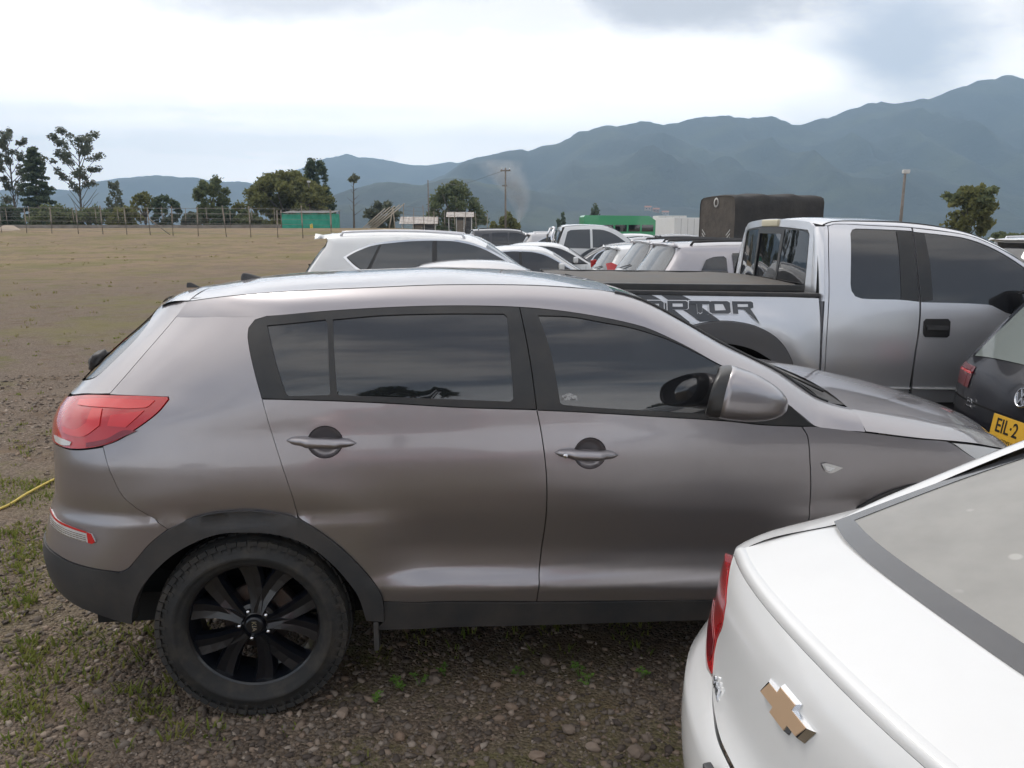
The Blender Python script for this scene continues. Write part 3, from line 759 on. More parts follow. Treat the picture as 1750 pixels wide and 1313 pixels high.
    return w
make_kia()
# ------------------------------------------------------------ white saloon at the right
C_XR = [(.2, .10), (.35, .03), (.5, -.01), (.62, -.02), (.72, -.01), (.755, .03), (.80, .05), (.88, .06), (.95, .07), (1.0, .085), (1.03, .10), (1.06, .135), (1.2, .30)]
C_W = [(.2, .80), (.5, .835), (.7, .845), (.85, .84), (.95, .82), (1.02, .79), (1.06, .76), (1.2, .70)]
C_A = [(.2, .52), (.6, .52), (.72, .50), (.78, .44), (.85, .44), (.95, .42), (1.06, .36)]
C_N = [(.2, 2.3), (.7, 2.25), (.8, 2.2), (.9, 2.1), (1.06, 2.2)]
def CR(y, z):
    W = herm(C_W, z); n = herm(C_N, z); u = min(abs(y) / W, .995)
    return herm(C_XR, z) + herm(C_A, z) * (1 - (1 - u ** n) ** (1 / n))
def make_chevy():
    root = empty('parked_car', (.45, 1.33, 0), rad(8), 'white saloon seen over its boot lid, with a gold bow-tie emblem', 'car')
    gold = mat('gold_emblem', (.62, .43, .28), .35, .3)
    L = lambda y, z: (CR(y, z), y, z)
    P = lambda name, poly, m, **k: panel(name, poly, L, m, k.pop('parent', root), flip=True, **k)
    # boot lid rear face
    def crz(y): return 1.044 - .010 * (abs(y) / .5) ** 2
    ys = [.503, .4, .3, .2, .1, 0, -.1, -.2, -.3, -.4, -.503]
    low = [(.372, .790), (.30, .764), (.22, .750), (.12, .747), (0, .746), (-.12, .747), (-.22, .750), (-.30, .764), (-.372, .790)]
    lt_in = [(.405, .824), (.410, .860), (.388, .908), (.397, .962), (.475, 1.018)]
    face = [(y, crz(y)) for y in ys] + [(-a, b) for a, b in lt_in[::-1]][0:] + low[::-1] + lt_in
    P('boot_lid', face, M_WHITE, step=.028, gap=0, rim=0)
    # rounded lip from the face to the deck, then the deck itself
    def crest(y): 
        b = CR(y, crz(y)); return Vector((b + .028, y, 1.066 - .014 * (abs(y) / .5) ** 2))
    A = [Vector((CR(y, crz(y)) + .001, y, crz(y))) for y in ys]; B = [crest(y) for y in ys]
    ruled('boot_lip', A, B, M_WHITE, root, n=8, bulge=.010, m=40, bdir=(-.6, 0, .8))
    Gx = lambda y: .415 - .02 * (1 - (abs(y) / .5) ** 2) + .035 * (abs(y) / .5) ** 4
    Gz = lambda y: 1.118 - .020 * (abs(y) / .5) ** 2
    G = [Vector((Gx(y), y, Gz(y))) for y in ys]
    ruled('boot_deck', B, G, M_WHITE, root, n=14, bulge=.006, m=40, bdir=(0, 0, 1))
    # rear wings and shoulders beside the lid
    for s in (1, -1):
        fl = s == -1
        e = [(.145, .505, 1.048), (.28, .508, 1.072), (.44, .508, 1.096), (.60, .512, 1.130)]
        e0 = [Vector((CR(.50, .99) - .005, .505, 1.00)), Vector((CR(.5, 1.02), .505, 1.022))]
        e = [Vector((CR(.503, 1.034), .504, 1.030))] + [Vector(crest(.5)) + Vector((0, .004, -.004))] + [Vector((x, y - .006, z + .003)) for x, y, z in e[1:]]
        o_ = [Vector((.30, .70, .955)), Vector((.40, .73, .975)), Vector((.55, .755, 1.0)), Vector((.75, .77, 1.02)), Vector((.95, .78, 1.03))]
        mir = lambda Lst: [Vector((v[0], v[1] * s, v[2])) for v in Lst]
        ruled('rear_wing', mir(e + [Vector((.75, .545, 1.155)), Vector((.95, .55, 1.205))]), mir(o_), M_WHITE, root, n=10, bulge=.022 , m=30, bdir=(0, .5 * s, .8), flip=not fl)
        tube_obj('lid_seam', smooth_poly([v + Vector((0, -.002, .001)) for v in mir(e)], .03), .0013, M_SEAM, root, 5)
        # side below the shoulder
        side_lo = [Vector((.30, .80, .30)), Vector((.6, .83, .26)), Vector((.95, .84, .24)), Vector((1.6, .845, .22)), Vector((3.4, .84, .22)), Vector((4.1, .72, .25))]
        side_hi = [Vector((.30, .70, .955)), Vector((.55, .755, 1.0)), Vector((.95, .78, 1.03)), Vector((1.6, .80, 1.0)), Vector((3.2, .78, .93)), Vector((4.1, .60, .72))]
        ruled('side_panel', mir(side_hi), mir(side_lo), M_WHITE, root, n=10, bulge=.05, m=40, bdir=(0, s, 0), flip=not fl)
        # tail light
        tl = [(.488, 1.008), (.470, 1.008), (.397, .962), (.388, .908), (.410, .860), (.405, .824), (.372, .790), (.417, .785), (.47, .790), (.55, .81), (.66, .86), (.70, .92), (.66, .97), (.58, .995)]
        t = P('tail_light', [(a * s, b) for a, b in tl], M_RED, step=.022, gap=.002, rim=.02, off=.003)
        panel('lens_base', [(a * s, b) for a, b in [(.415, .80), (.47, .805), (.56, .83), (.60, .87), (.50, .86), (.42, .85), (.408, .82)]], L, M_DKRED, t[0], step=.02, gap=0, rim=.002, off=.006, flip=True)
        # C pillar / roof rail and roof side
        Ei = [(.47, .512, 1.098), (.56, .51, 1.14), (.68, .507, 1.183), (.80, .504, 1.23), (.95, .50, 1.285), (1.15, .49, 1.352), (1.35, .475, 1.41)]
        Eo = [(.52, .585, 1.065), (.62, .60, 1.098), (.74, .605, 1.145), (.87, .60, 1.195), (1.02, .59, 1.255), (1.22, .57, 1.33), (1.42, .55, 1.39)]
        ruled('roof_pillar', mir([Vector(v) for v in Ei]), mir([Vector(v) for v in Eo]), M_WHITE, root, n=6, bulge=.018, m=24, bdir=(0, .4 * s, .9), flip=not fl)
        ruled('side_window', mir([Vector(v) + Vector((0, .002, -.002)) for v in Eo]), mir([Vector((.75, .765, 1.02)), Vector((.95, .78, 1.03)), Vector((1.5, .80, 1.005))]), M_GLASS, root, n=6, bulge=.02, m=16, bdir=(0, s, .2), flip=not fl)
        Ro = [(1.42, .55, 1.39), (1.8, .54, 1.43), (2.4, .55, 1.42), (2.8, .60, 1.33), (3.3, .70, 1.02)]
        ruled('side_window', mir([Vector(v) for v in Ro]), mir([Vector((1.5, .80, 1.005)), Vector((2.2, .80, .98)), Vector((3.3, .775, .93))]), M_GLASS, root, n=6, bulge=.02, m=24, bdir=(0, s, .2), flip=not fl)
    # rear window: black printed border, then clear glass over the parcel shelf
    def gl(x, y):
        t = (x - .40) / (1.36 - .40); q = abs(y) / .52
        return (x + .02 * q * q - .0, y, 1.112 + .315 * t - .02 * t * t + .015 * (1 - q * q) - .012 * q ** 3)
    edge_b = [(Gx(y) - .03, y) for y in ys]
    outer = edge_b + [(.70, -.505), (1.0, -.495), (1.35, -.47), (1.36, -.3), (1.36, 0), (1.36, .3), (1.35, .47), (1.0, .495), (.70, .505)]
    inner = [(Gx(y * .88) + .024, y * .93) for y in ys] + [(.75, -.475), (1.0, -.462), (1.28, -.435), (1.30, 0), (1.28, .435), (1.0, .462), (.75, .475)]
    border = mat('glass_black_border', (.020, .022, .028), .2, coat=1.0, coat_rough=.06, dust=((.3, .28, .25), .06, 9))
    panel('window_border', outer, gl, border, root, step=.04, holes=[inner], gap=0, rim=.006)
    m = bpy.data.materials.new('dusty_clear_glass'); m.use_nodes = True
    nt = m.node_tree; N = nt.nodes; Lk = nt.links; N.clear()
    o = N.new('ShaderNodeOutputMaterial'); tr = N.new('ShaderNodeBsdfTransparent'); tr.inputs[0].default_value = (.55, .57, .56, 1)
    gs = N.new('ShaderNodeBsdfGlossy'); gs.inputs['Roughness'].default_value = .03
    df = N.new('ShaderNodeBsdfDiffuse'); df.inputs[0].default_value = (.50, .485, .45, 1)
    fr = N.new('ShaderNodeFresnel'); fr.inputs['IOR'].default_value = 1.6
    tc = N.new('ShaderNodeTexCoord'); nz = N.new('ShaderNodeTexNoise'); nz.inputs['Scale'].default_value = 6; nz.inputs['Detail'].default_value = 8
    Lk.new(tc.outputs['Object'], nz.inputs['Vector'])
    vz = N.new('ShaderNodeTexVoronoi'); vz.inputs['Scale'].default_value = 11; Lk.new(tc.outputs['Object'], vz.inputs['Vector'])
    st = N.new('ShaderNodeMapRange'); st.inputs['From Min'].default_value = .16; st.inputs['From Max'].default_value = .10
    st.inputs['To Max'].default_value = .22; Lk.new(vz.outputs['Distance'], st.inputs['Value'])
    nb = N.new('ShaderNodeTexNoise'); nb.inputs['Scale'].default_value = 4.5; Lk.new(tc.outputs['Object'], nb.inputs['Vector'])
    nbm = N.new('ShaderNodeMapRange'); nbm.inputs['From Min'].default_value = .56; nbm.inputs['From Max'].default_value = .60; Lk.new(nb.outputs['Fac'], nbm.inputs['Value'])
    mu = N.new('ShaderNodeMath'); mu.operation = 'MULTIPLY'; Lk.new(st.outputs[0], mu.inputs[0]); Lk.new(nbm.outputs[0], mu.inputs[1])
    dm = N.new('ShaderNodeMapRange'); dm.inputs['From Min'].default_value = .3; dm.inputs['From Max'].default_value = .8; dm.inputs['To Min'].default_value = .48; dm.inputs['To Max'].default_value = .66
    Lk.new(nz.outputs['Fac'], dm.inputs['Value'])
    ad = N.new('ShaderNodeMath'); Lk.new(dm.outputs[0], ad.inputs[0]); Lk.new(mu.outputs[0], ad.inputs[1])
    m1 = N.new('ShaderNodeMixShader'); Lk.new(ad.outputs[0], m1.inputs[0]); Lk.new(tr.outputs[0], m1.inputs[1]); Lk.new(df.outputs[0], m1.inputs[2])
    m2 = N.new('ShaderNodeMixShader'); Lk.new(fr.outputs[0], m2.inputs[0]); Lk.new(m1.outputs[0], m2.inputs[1]); Lk.new(gs.outputs[0], m2.inputs[2])
    Lk.new(m2.outputs[0], o.inputs[0])
    panel('rear_window', [(a, b) for a, b in inner], gl, m, root, step=.05, gap=-.003, rim=0, off=-.002)
    cloth = mat('grey_seat_cloth', (.16, .155, .15), .9, var=(8, (.24, .23, .22), .4, .7))
    box_obj('parcel_shelf', (.80, 0, 1.02), (.62, 1.02, .03), cloth, root, bevel=.008)
    for y in (-.28, .28):
        s_ = box_obj('seat_back', (1.14, y, .98), (.14, .50, .50), cloth, root, rot=(0, rad(15), 0), bevel=.05, smooth=True)
        box_obj('head_rest', (.04, 0, .32), (.09, .24, .15), cloth, s_, bevel=.035, smooth=True)
    box_obj('red_bag', (.86, -.12, 1.075), (.14, .24, .07), mat('red_cloth', (.35, .05, .05), .8), root, rot=(0, 0, .3), bevel=.03, smooth=True)
    # roof, bonnet
    top = [(1.355, .475, 1.413), (1.6, .50, 1.45), (2.0, .52, 1.465), (2.4, .53, 1.44)]
    ruled('roof', [Vector(v) for v in top], [Vector((x, -y, z)) for x, y, z in top], M_WHITE, root, n=12, bulge=.03, bdir=(0, 0, 1), m=16)
    wsA = [(2.41, .53, 1.437), (2.8, .60, 1.28), (3.25, .68, .99)]
    ruled('windscreen', [Vector(v) for v in wsA], [Vector((x, -y, z)) for x, y, z in wsA], M_GLASS, root, n=12, bulge=.04, bdir=(.5, 0, .5), m=14)
    bn = [(3.25, .74, .975), (3.7, .70, .90), (4.05, .62, .78), (4.15, .6, .6), (4.1, .6, .3)]
    ruled('bonnet', [Vector(v) for v in bn], [Vector((x, -y, z)) for x, y, z in bn], M_WHITE, root, n=12, bulge=.05, bdir=(.3, 0, .9), m=20)
    # bumper with its step
    bl = [(.70, .80), (.60, .80), (.50, .785), (.42, .778)] + [(a, b - .003) for a, b in low] + [(-.42, .778), (-.50, .785), (-.60, .80), (-.70, .80), (-.74, .6), (-.74, .36), (-.5, .30), (0, .29), (.5, .30), (.74, .36), (.74, .6)]
    P('rear_bumper', bl, M_WHITE, step=.035, gap=.002, rim=.02)
    corner = [(.70, .80), (.74, .6), (.74, .36), (.79, .36), (.81, .6), (.80, .8), (.775, .93), (.70, .935), (.705, .88)]
    for s in (1, -1):
        P('bumper_corner', [(a * s, b) for a, b in corner], M_WHITE, step=.02, gap=.0, rim=.0)
    # number plate in its recess
    plate_m = mat('plate_dark_recess', (.03, .032, .036), .5)
    bm = bmesh.new(); box(bm, Vector((0, 0, 0)), Vector((.02, .36, .13)), None, .006)
    o = bm_obj('plate_recess', bm, plate_m, root); o.location = (-.012, -.035, .672); o.rotation_euler = (0, rad(-8), 0)
    # bow-tie emblem: chrome rim with a gold field
    def bow(k):
        w, h, c, sl = .098 * k, .036 * k, .034 * k, .012
        a = .030 * k
        return [(-w, -h * .52), (-c - a * .0, -h * .52), (-c - .006, -h), (c - .006, -h), (c, -h * .52), (w - .022, -h * .52), (w, h * .52), (c + .0, h * .52), (c + .006, h), (-c + .006, h), (-c, h * .52), (-w + .022, h * .52)]
    c0 = Vector((CR(0, .947) - .001, 0, .947)); tz = Vector((CR(0, .98) - CR(0, .92), 0, .06)).normalized(); ty = Vector((0, -1, 0))
    nrm_ = ty.cross(tz).normalized()
    if nrm_.x > 0: nrm_ = -nrm_
    def prism(name, pts, d0, d1, k1, m_, par):
        n = len(pts); V = []
        for d, k in ((d0, 1.0), (d1, k1)):
            for a, b in pts: V.append(c0 + ty * a * k + tz * b * k + nrm_ * d)
        Fc = [tuple(range(n, 2 * n))] + [(i, (i + 1) % n, n + (i + 1) % n, n + i) for i in range(n)]
        me = new_mesh(name, V, Fc, m_, False); bm_ = bmesh.new(); bm_.from_mesh(me); bmesh.ops.recalc_face_normals(bm_, faces=bm_.faces); bm_.to_mesh(me); bm_.free()
        return obj(name, me, par)
    em = prism('bow_tie_emblem', bow(1.0), -.002, .008, .86, M_CHROME, root)
    prism('gold_field', bow(.85), .006, .0095, .98, gold, em)
    # small chrome model lettering by the lamp
    p0 = Vector((CR(.365, .80), .365, .80)); p1 = Vector((CR(.265, .786), .265, .786))
    M = frame(p0.lerp(p1, .5) + Vector((-.004, 0, .0)), p1 - p0, Vector((.1, 0, 1)))
    text_obj('model_lettering', 'SAIL', .034, M_CHROME, root, M, .003, .0008)
    for s in (-1, 1):
        wheel(root, (.72, s * .70, .30), .30, .19, 'plain', far=(s == 1)); wheel(root, (3.2, s * .70, .30), .30, .19, 'plain', far=(s == 1))
    box_obj('floor_pan', (2.1, 0, .30), (3.5, 1.3, .10), M_UNDER, root)
    box_obj('boot_floor', (.62, 0, .66), (.75, 1.15, .45), M_UNDER, root)
    return root
make_chevy()
# ------------------------------------------------------------ silver pickup behind
R_W = [(.4, .95), (.6, .975), (.8, .99), (.95, 1.0), (1.1, 1.0), (1.22, .992), (1.32, .975), (1.40, .955), (1.5, .925), (1.6, .89), (1.7, .85), (1.8, .80), (1.85, .76), (1.88, .72), (1.905, .64)]
def RS(x, z):
    w = herm(R_W, z)
    if z < 1.35:
        r = math.hypot((x + .87) / 1.12, z - .62)
        w += .035 * math.exp(-((r - .62) / .12) ** 2) * min(1, max(0, (1.35 - z) / .12))
    return w
def make_raptor():
    yw = rad(2)
    root = empty('pickup_truck', (2.3 - math.sin(yw), 5.4 + math.cos(yw), 0), yw, 'silver extended-cab pickup with black bed cover and torn-stripe lettering on its side', 'pickup')
    L = lambda x, z: (x, -RS(x, z), z)
    P = lambda name, poly, m, **k: panel(name, poly, L, m, k.pop('parent', root), **k)
    M_S = M_SILVER
    flare = [(-1.39, .89), (-1.36, .975), (-1.31, 1.042), (-1.235, 1.108), (-1.15, 1.156), (-1.06, 1.187), (-.96, 1.207), (-.87, 1.213), (-.78, 1.207), (-.674, 1.187), (-.592, 1.156), (-.508, 1.108), (-.438, 1.042), (-.393, .976), (-.364, .919), (-.345, .86), (-.335, .75)]
    fl_in = [(-.42, .75), (-.44, .85), (-.496, .928), (-.582, .986), (-.666, 1.027), (-.782, 1.056), (-.87, 1.062), (-.98, 1.05), (-1.08, 1.02), (-1.17, .98), (-1.25, .92), (-1.30, .85), (-1.32, .75)]
    bed = [(-1.98, 1.405), (-1.48, 1.402), (-.67, 1.382), (-.186, 1.364), (-.172, 1.13), (-.172, .842), (-.172, .60), (-.30, .60)] + flare[::-1] + [(-1.40, .75), (-1.43, .62), (-1.98, .64)]
    P('bed_side', bed, M_S, step=.05, gap=.004, rim=.03, mirror=True)
    P('fender_flare', flare + fl_in + [(-1.40, .75)], mat('grey_flare_plastic', (.13, .13, .137), .5, dust=(DUST, .2, 5)), step=.04, gap=0, rim=.06, off=.03, mirror=True)
    # cab corner, half door, front door
    P('cab_corner', [(-.16, .60), (-.158, 1.16), (-.146, 1.40), (-.14, 1.55), (-.125, 1.75), (-.105, 1.845), (-.078, 1.862), (-.035, 1.868), (-.078, 1.85), (-.10, 1.7), (-.118, 1.40), (-.13, 1.162), (-.13, .60)], M_S, step=.05, gap=.001, rim=.02, mirror=True, sharp=25)
    rw = [(.073, 1.794), (.09, 1.82), (.114, 1.828), (.42, 1.818), (.515, 1.812), (.510, 1.587), (.516, 1.337), (.387, 1.351), (.117, 1.360), (.068, 1.376), (.045, 1.41), (.04, 1.46)]
    rd = [(-.128, .62), (-.128, 1.162), (-.116, 1.40), (-.098, 1.7), (-.076, 1.848), (-.024, 1.862), (.25, 1.852), (.517, 1.838), (.516, 1.815)] + [(.512, 1.587), (.518, 1.335), (.514, 1.159), (.503, .930), (.498, .62)]
    d1 = P('rear_door', rd, M_S, step=.045, holes=[rw], gap=.003, rim=.02, mirror=True, sharp=25)
    P('side_window', rw, M_GLASS, step=.06, gap=-.002, rim=0, off=-.006, mirror=True)
    P('window_trim', [(.40, 1.818), (.515, 1.812), (.510, 1.587), (.516, 1.337), (.387, 1.349), (.395, 1.6)], M_TRIM, step=.05, gap=.002, rim=0, off=-.003, mirror=True, sharp=8)
    fw = [(.522, 1.806), (.721, 1.786), (.883, 1.762), (1.041, 1.706), (1.195, 1.618), (1.34, 1.51), (1.50, 1.37), (1.53, 1.29), (1.40, 1.258), (1.155, 1.253), (1.08, 1.285), (1.005, 1.316), (.524, 1.335), (.515, 1.587)]
    fd = [(.520, .62), (.509, .93), (.520, 1.159), (.524, 1.335), (.516, 1.587), (.523, 1.837), (.888, 1.788), (1.076, 1.716), (1.276, 1.596), (1.50, 1.42), (1.62, 1.28), (1.66, 1.15), (1.66, .62)]
    d2 = P('front_door', fd, M_S, step=.045, holes=[fw], gap=.003, rim=.02, mirror=True, sharp=25)
    P('side_window', fw, M_GLASS, step=.06, gap=-.002, rim=0, off=-.006, mirror=True)
    P('window_trim', [(.522, 1.806), (.60, 1.80), (.61, 1.60), (.615, 1.345), (.524, 1.335), (.515, 1.587)], M_TRIM, step=.05, gap=.002, rim=0, off=-.003, mirror=True, sharp=8)
    hd = [(.545, 1.200), (.560, 1.219), (.717, 1.218), (.735, 1.199), (.734, 1.102), (.718, 1.089), (.561, 1.094), (.547, 1.119)]
    for k, d in enumerate(d2):
        lf = L if k == 0 else (lambda x, z: (x, RS(x, z), z))
        panel('door_handle', hd, lf, M_TRIM, d, step=.03, gap=0, rim=.01, off=.004, flip=(k == 1))
        panel('handle_bar', [(.565, 1.175), (.715, 1.172), (.715, 1.14), (.565, 1.143)], lf, M_PLAST, d, step=.03, gap=0, rim=.012, off=.018, flip=(k == 1))
    P('door_stripe', [(.14, .738), (.50, .735), (.50, .725), (.14, .728)], M_WHITE, step=.06, gap=0, rim=.008, off=.012)
    P('door_stripe', [(.525, .735), (1.6, .715), (1.6, .705), (.525, .725)], M_WHITE, step=.06, gap=0, rim=.008, off=.012)
    # inner dark shell
    for s in (1, -1):
        lf = (lambda x, z: (x, -(RS(x, z) - .03), z)) if s == 1 else (lambda x, z: (x, RS(x, z) - .03, z))
        panel('inner_shell', [(-1.95, .66), (-1.95, 1.38), (-.2, 1.36), (-.15, 1.8), (.2, 1.83), (.8, 1.77), (1.2, 1.58), (1.6, 1.25), (1.6, .63), (-.3, .63), (-.36, .85), (-.5, 1.05), (-.87, 1.16), (-1.24, 1.05), (-1.36, .85), (-1.4, .66)], lf, M_UNDER, root, step=.09, gap=0, rim=0, flip=(s == -1))
    # roof
    def roofpt(s): return [(-.10, s * .735, 1.855), (-.03, s * .715, 1.876), (.12, s * .70, 1.882), (.54, s * .70, 1.868), (.90, s * .71, 1.812), (1.13, s * .73, 1.73), (1.30, s * .77, 1.61), (1.62, s * .86, 1.30)]
    rn, rf = roofpt(-1)[:6], roofpt(1)[:6]
    ruled('roof', rn, rf, M_S, root, n=16, bulge=.035, m=26, bdir=(0, 0, 1))
    for s in (-1, 1):
        a = [(-.078, RS(0, 1.85), 1.852), (-.02, RS(0, 1.864), 1.864), (.25, RS(0, 1.854), 1.854), (.517, RS(0, 1.84), 1.84), (.888, RS(0, 1.79), 1.79), (1.076, RS(0, 1.718), 1.718), (1.276, RS(0, 1.598), 1.598), (1.62, RS(0, 1.29), 1.29)]
        ruled('roof_side', [(x, s * y, z) for x, y, z in a], roofpt(s), M_S, root, n=5, bulge=.006, bdir=(0, s * .7, .7), m=30, flip=(s == 1))
        tube_obj('roof_moulding', smooth_poly([Vector((x, y * 1.003, z + .001)) for x, y, z in roofpt(s)[:7]], .06), .006, M_TRIM, root, 6)
    ruled('windscreen', roofpt(-1)[5:], roofpt(1)[5:], M_GLASS, root, n=14, bulge=.07, m=14, bdir=(.7, 0, .4))
    # bonnet and nose
    for nm, A in (('bonnet', [(1.66, .90, 1.27), (2.3, .90, 1.24), (2.75, .86, 1.16), (2.85, .84, 1.08)]), ('grille', [(2.85, .84, 1.08), (2.92, .84, .85), (2.90, .84, .60)])):
        ruled(nm, [(x, -y, z) for x, y, z in A], A, M_S if nm == 'bonnet' else M_PLAST, root, n=10, bulge=.05, m=12, bdir=(.2, 0, 1) if nm == 'bonnet' else (1, 0, 0))
    for s in (-1, 1):
        A = [(1.66, .90, 1.27), (2.3, .90, 1.24), (2.85, .84, 1.08)]; B = [(1.66, 1.0, .62), (2.2, 1.05, 1.0), (2.88, .95, .60)]
        ruled('front_wing', [(x, s * y, z) for x, y, z in A], [(x, s * y, z) for x, y, z in B], M_S, root, n=6, bulge=.03, m=14, bdir=(0, s, 0), flip=(s == 1))
        # mirrors
        m_ = box_obj('door_mirror', (1.30, s * 1.20, 1.36), (.13, .22, .26), M_TRIM, root, bevel=.04, smooth=True)
        box_obj('mirror_cap', (.035, s * .03, .03), (.09, .20, .20), M_CHROME, m_, bevel=.04, smooth=True)
        box_obj('mirror_arm', (.0, -s * .17, -.06), (.07, .16, .05), M_TRIM, m_, bevel=.01)
    # cab back wall with three panes
    def bk(y, z): return (-.15 - .06 * (1 - (y / .8) ** 2) - .09 * (1.86 - z) , y, z)
    wall = [(-.83, 1.36), (-.80, 1.50), (-.75, 1.76), (-.72, 1.845), (-.66, 1.875), (-.3, 1.898), (0, 1.905), (.3, 1.898), (.66, 1.875), (.72, 1.845), (.75, 1.76), (.80, 1.50), (.83, 1.36), (0, 1.30)]
    glass_o = [(-.74, 1.40), (-.715, 1.62), (-.69, 1.79), (-.655, 1.822), (-.3, 1.842), (0, 1.846), (.3, 1.842), (.655, 1.822), (.69, 1.79), (.715, 1.62), (.74, 1.40), (0, 1.385)]
    panel('cab_back', wall, bk, M_S, root, step=.06, holes=[glass_o], gap=0, rim=.02, flip=True)
    pane = [[(-.72, 1.425), (-.695, 1.63), (-.67, 1.785), (-.64, 1.806), (-.29, 1.824), (-.27, 1.41)], [(-.235, 1.43), (-.235, 1.79), (.235, 1.79), (.235, 1.43)], [(.27, 1.41), (.29, 1.824), (.64, 1.806), (.67, 1.785), (.695, 1.63), (.72, 1.425)]]
    panel('window_trim', glass_o, bk, M_TRIM, root, step=.06, holes=[pane[0], pane[1], pane[2]], gap=.002, rim=.008, off=-.004, flip=True)
    clear = M_GLASS
    for k, q in enumerate(pane): panel('rear_window', q, bk, clear, root, step=.08, gap=-.002, rim=0, off=-.008 if k != 1 else -.016, flip=True)
    for s in (-1, 1):
        zs = [1.34, 1.45, 1.6, 1.72, 1.80, 1.845]
        ax = lambda z: herm([(1.16, -.158), (1.40, -.146), (1.55, -.14), (1.75, -.125), (1.845, -.105)], z)
        wy = lambda z: herm([(1.34, .832), (1.50, .80), (1.76, .75), (1.845, .72)], z)
        ruled('cab_pillar', [(ax(z), s * RS(0, z), z) for z in zs], [(bk(wy(z), z)[0], s * wy(z), z) for z in zs], M_S, root, n=6, bulge=.022, bdir=(-.7, s * .7, 0), m=14, flip=(s == 1))
        ruled('cab_pillar', [(-.160, s * RS(0, z), z) for z in (.7, 1.0, 1.34)], [(-.19, s * .83, z) for z in (.7, 1.0, 1.34)], M_S, root, n=3, bulge=.01, bdir=(-.7, s * .7, 0), m=6, flip=(s == 1))
    bl = box_obj('brake_lamp', (-.20, 0, 1.872), (.04, .36, .055), mat('yellowed_plastic', (.55, .50, .36), .45), root, bevel=.012, smooth=True)
    # bed cover, rails, tailgate
    bm = bmesh.new()
    nx, ny = 14, 10; V = []; Fc = []
    for i in range(nx + 1):
        for j in range(ny + 1):
            x = -1.98 + 1.72 * i / nx; y = -.865 + 1.73 * j / ny
            edge_ = min(1, min(j, ny - j) / 1.0) 
            V.append((x, y, 1.445 - .022 * (x + 1.98) / 1.72 + .018 * edge_ + .010 * math.sin(j / ny * math.pi) + .004 * math.sin(i * 1.7)))
    for i in range(nx):
        for j in range(ny): Fc.append((i * (ny + 1) + j, (i + 1) * (ny + 1) + j, (i + 1) * (ny + 1) + j + 1, i * (ny + 1) + j + 1))
    bm.free()
    vinyl = mat('black_vinyl', (.055, .053, .05), .6, bump=(60, .15, .004), dust=(DUST, .5, 4))
    mesh_obj('bed_cover', V, Fc, vinyl, root)
    for s in (-1, 1):
        box_obj('cover_rail', (-1.12, s * .875, 1.432), (1.72, .03, .05), M_TRIM, root, bevel=.008, rot=(0, rad(.73), 0))
        box_obj('bed_rail', (-1.08, s * .925, 1.396), (1.80, .085, .03), M_PLAST, root, bevel=.01, rot=(0, rad(1.1), 0))
    box_obj('tailgate', (-2.0, 0, 1.03), (.06, 1.80, .74), M_S, root, bevel=.02)
    box_obj('bed_box', (-1.1, 0, 1.0), (1.7, 1.6, .6), M_UNDER, root)
    box_obj('chassis', (.3, 0, .62), (4.6, 1.3, .25), M_UNDER, root)
    for s in (-1, 1):
        box_obj('running_board', (.75, s * .98, .50), (1.7, .16, .05), M_PLAST, root, bevel=.015)
        box_obj('rocker_panel', (.75, s * .945, .60), (1.8, .04, .20), M_PLAST, root, bevel=.01)
        wheel(root, (-.87, s * .88, .43), .43, .30, 'plain', far=(s == 1)); wheel(root, (2.25, s * .88, .43), .43, .30, 'plain', far=(s == 1))
    # torn-edge side graphic and lettering
    dk = mat('grey_decal', (.045, .048, .055), .4, coat=.6); wt = mat('white_decal', (.72, .72, .74), .4, coat=.6)
    for poly in ([(-1.60, 1.392), (-1.35, 1.387), (-1.09, 1.205), (-1.20, 1.20)], [(-1.283, 1.386), (-1.133, 1.381), (-.885, 1.216), (-1.02, 1.210)]):
        P('side_graphic', poly, dk, step=.05, gap=0, rim=0, off=.003)
    def letters():
        # block capitals in a unit cell, (u, v) with v up
        R_ = [[(0, 0), (0, 1), (.9, 1), (1, .9), (1, .5), (.85, .4), (1.25, -.75), (.75, 0), (.55, .35), (.25, .35), (.25, 0)]], [[(.25, .55), (.25, .78), (.75, .78), (.75, .55)]]
        A_ = [[(0, 0), (.0, .85), (.15, 1), (.85, 1), (1, .85), (1, 0), (.75, 0), (.75, .3), (.25, .3), (.25, 0)]], [[(.25, .5), (.25, .75), (.75, .75), (.75, .5)]]
        P_ = [[(0, 0), (0, 1), (.9, 1), (1, .9), (1, .4), (.9, .3), (.25, .3), (.25, 0)]], [[(.25, .52), (.25, .78), (.75, .78), (.75, .52)]]
        T_ = [[(-.05, 1), (1.05, 1), (1.05, .75), (.65, .75), (.60, .1), (.48, .0), (.42, .12), (.36, 0), (.36, .75), (-.05, .75)]], []
        O_ = [[(.12, 0), (0, .12), (0, .88), (.12, 1), (.88, 1), (1, .88), (1, .12), (.88, 0)]], [[(.26, .24), (.26, .76), (.66, .76), (.78, .28)]]
        return [(R_, -1.555, .13), (A_, -1.395, .13), (P_, -1.240, .14), (T_, -1.085, .13), (O_, -.955, .145), (R_, -.795, .145)]
    for (polys, holes), x0, w in letters():
        z = lambda x: 1.262 + (x + 1.03) * -.012
        f = lambda u, v: (x0 + u * w, z(x0 + u * w) + v * .082)
        c = (.5, .45); grow = lambda q: [f(c[0] + (u - c[0]) * 1.09, c[1] + (v - c[1]) * 1.13) for u, v in q]
        P('lettering_outline', grow(polys[0]), wt, step=.05, gap=0, rim=0, off=.005, sharp=10)
        P('lettering', [f(u, v) for u, v in polys[0]], dk, step=.05, holes=[[f(u, v) for u, v in h] for h in holes], gap=0, rim=0, off=.007, sharp=10)
    return root
make_raptor()
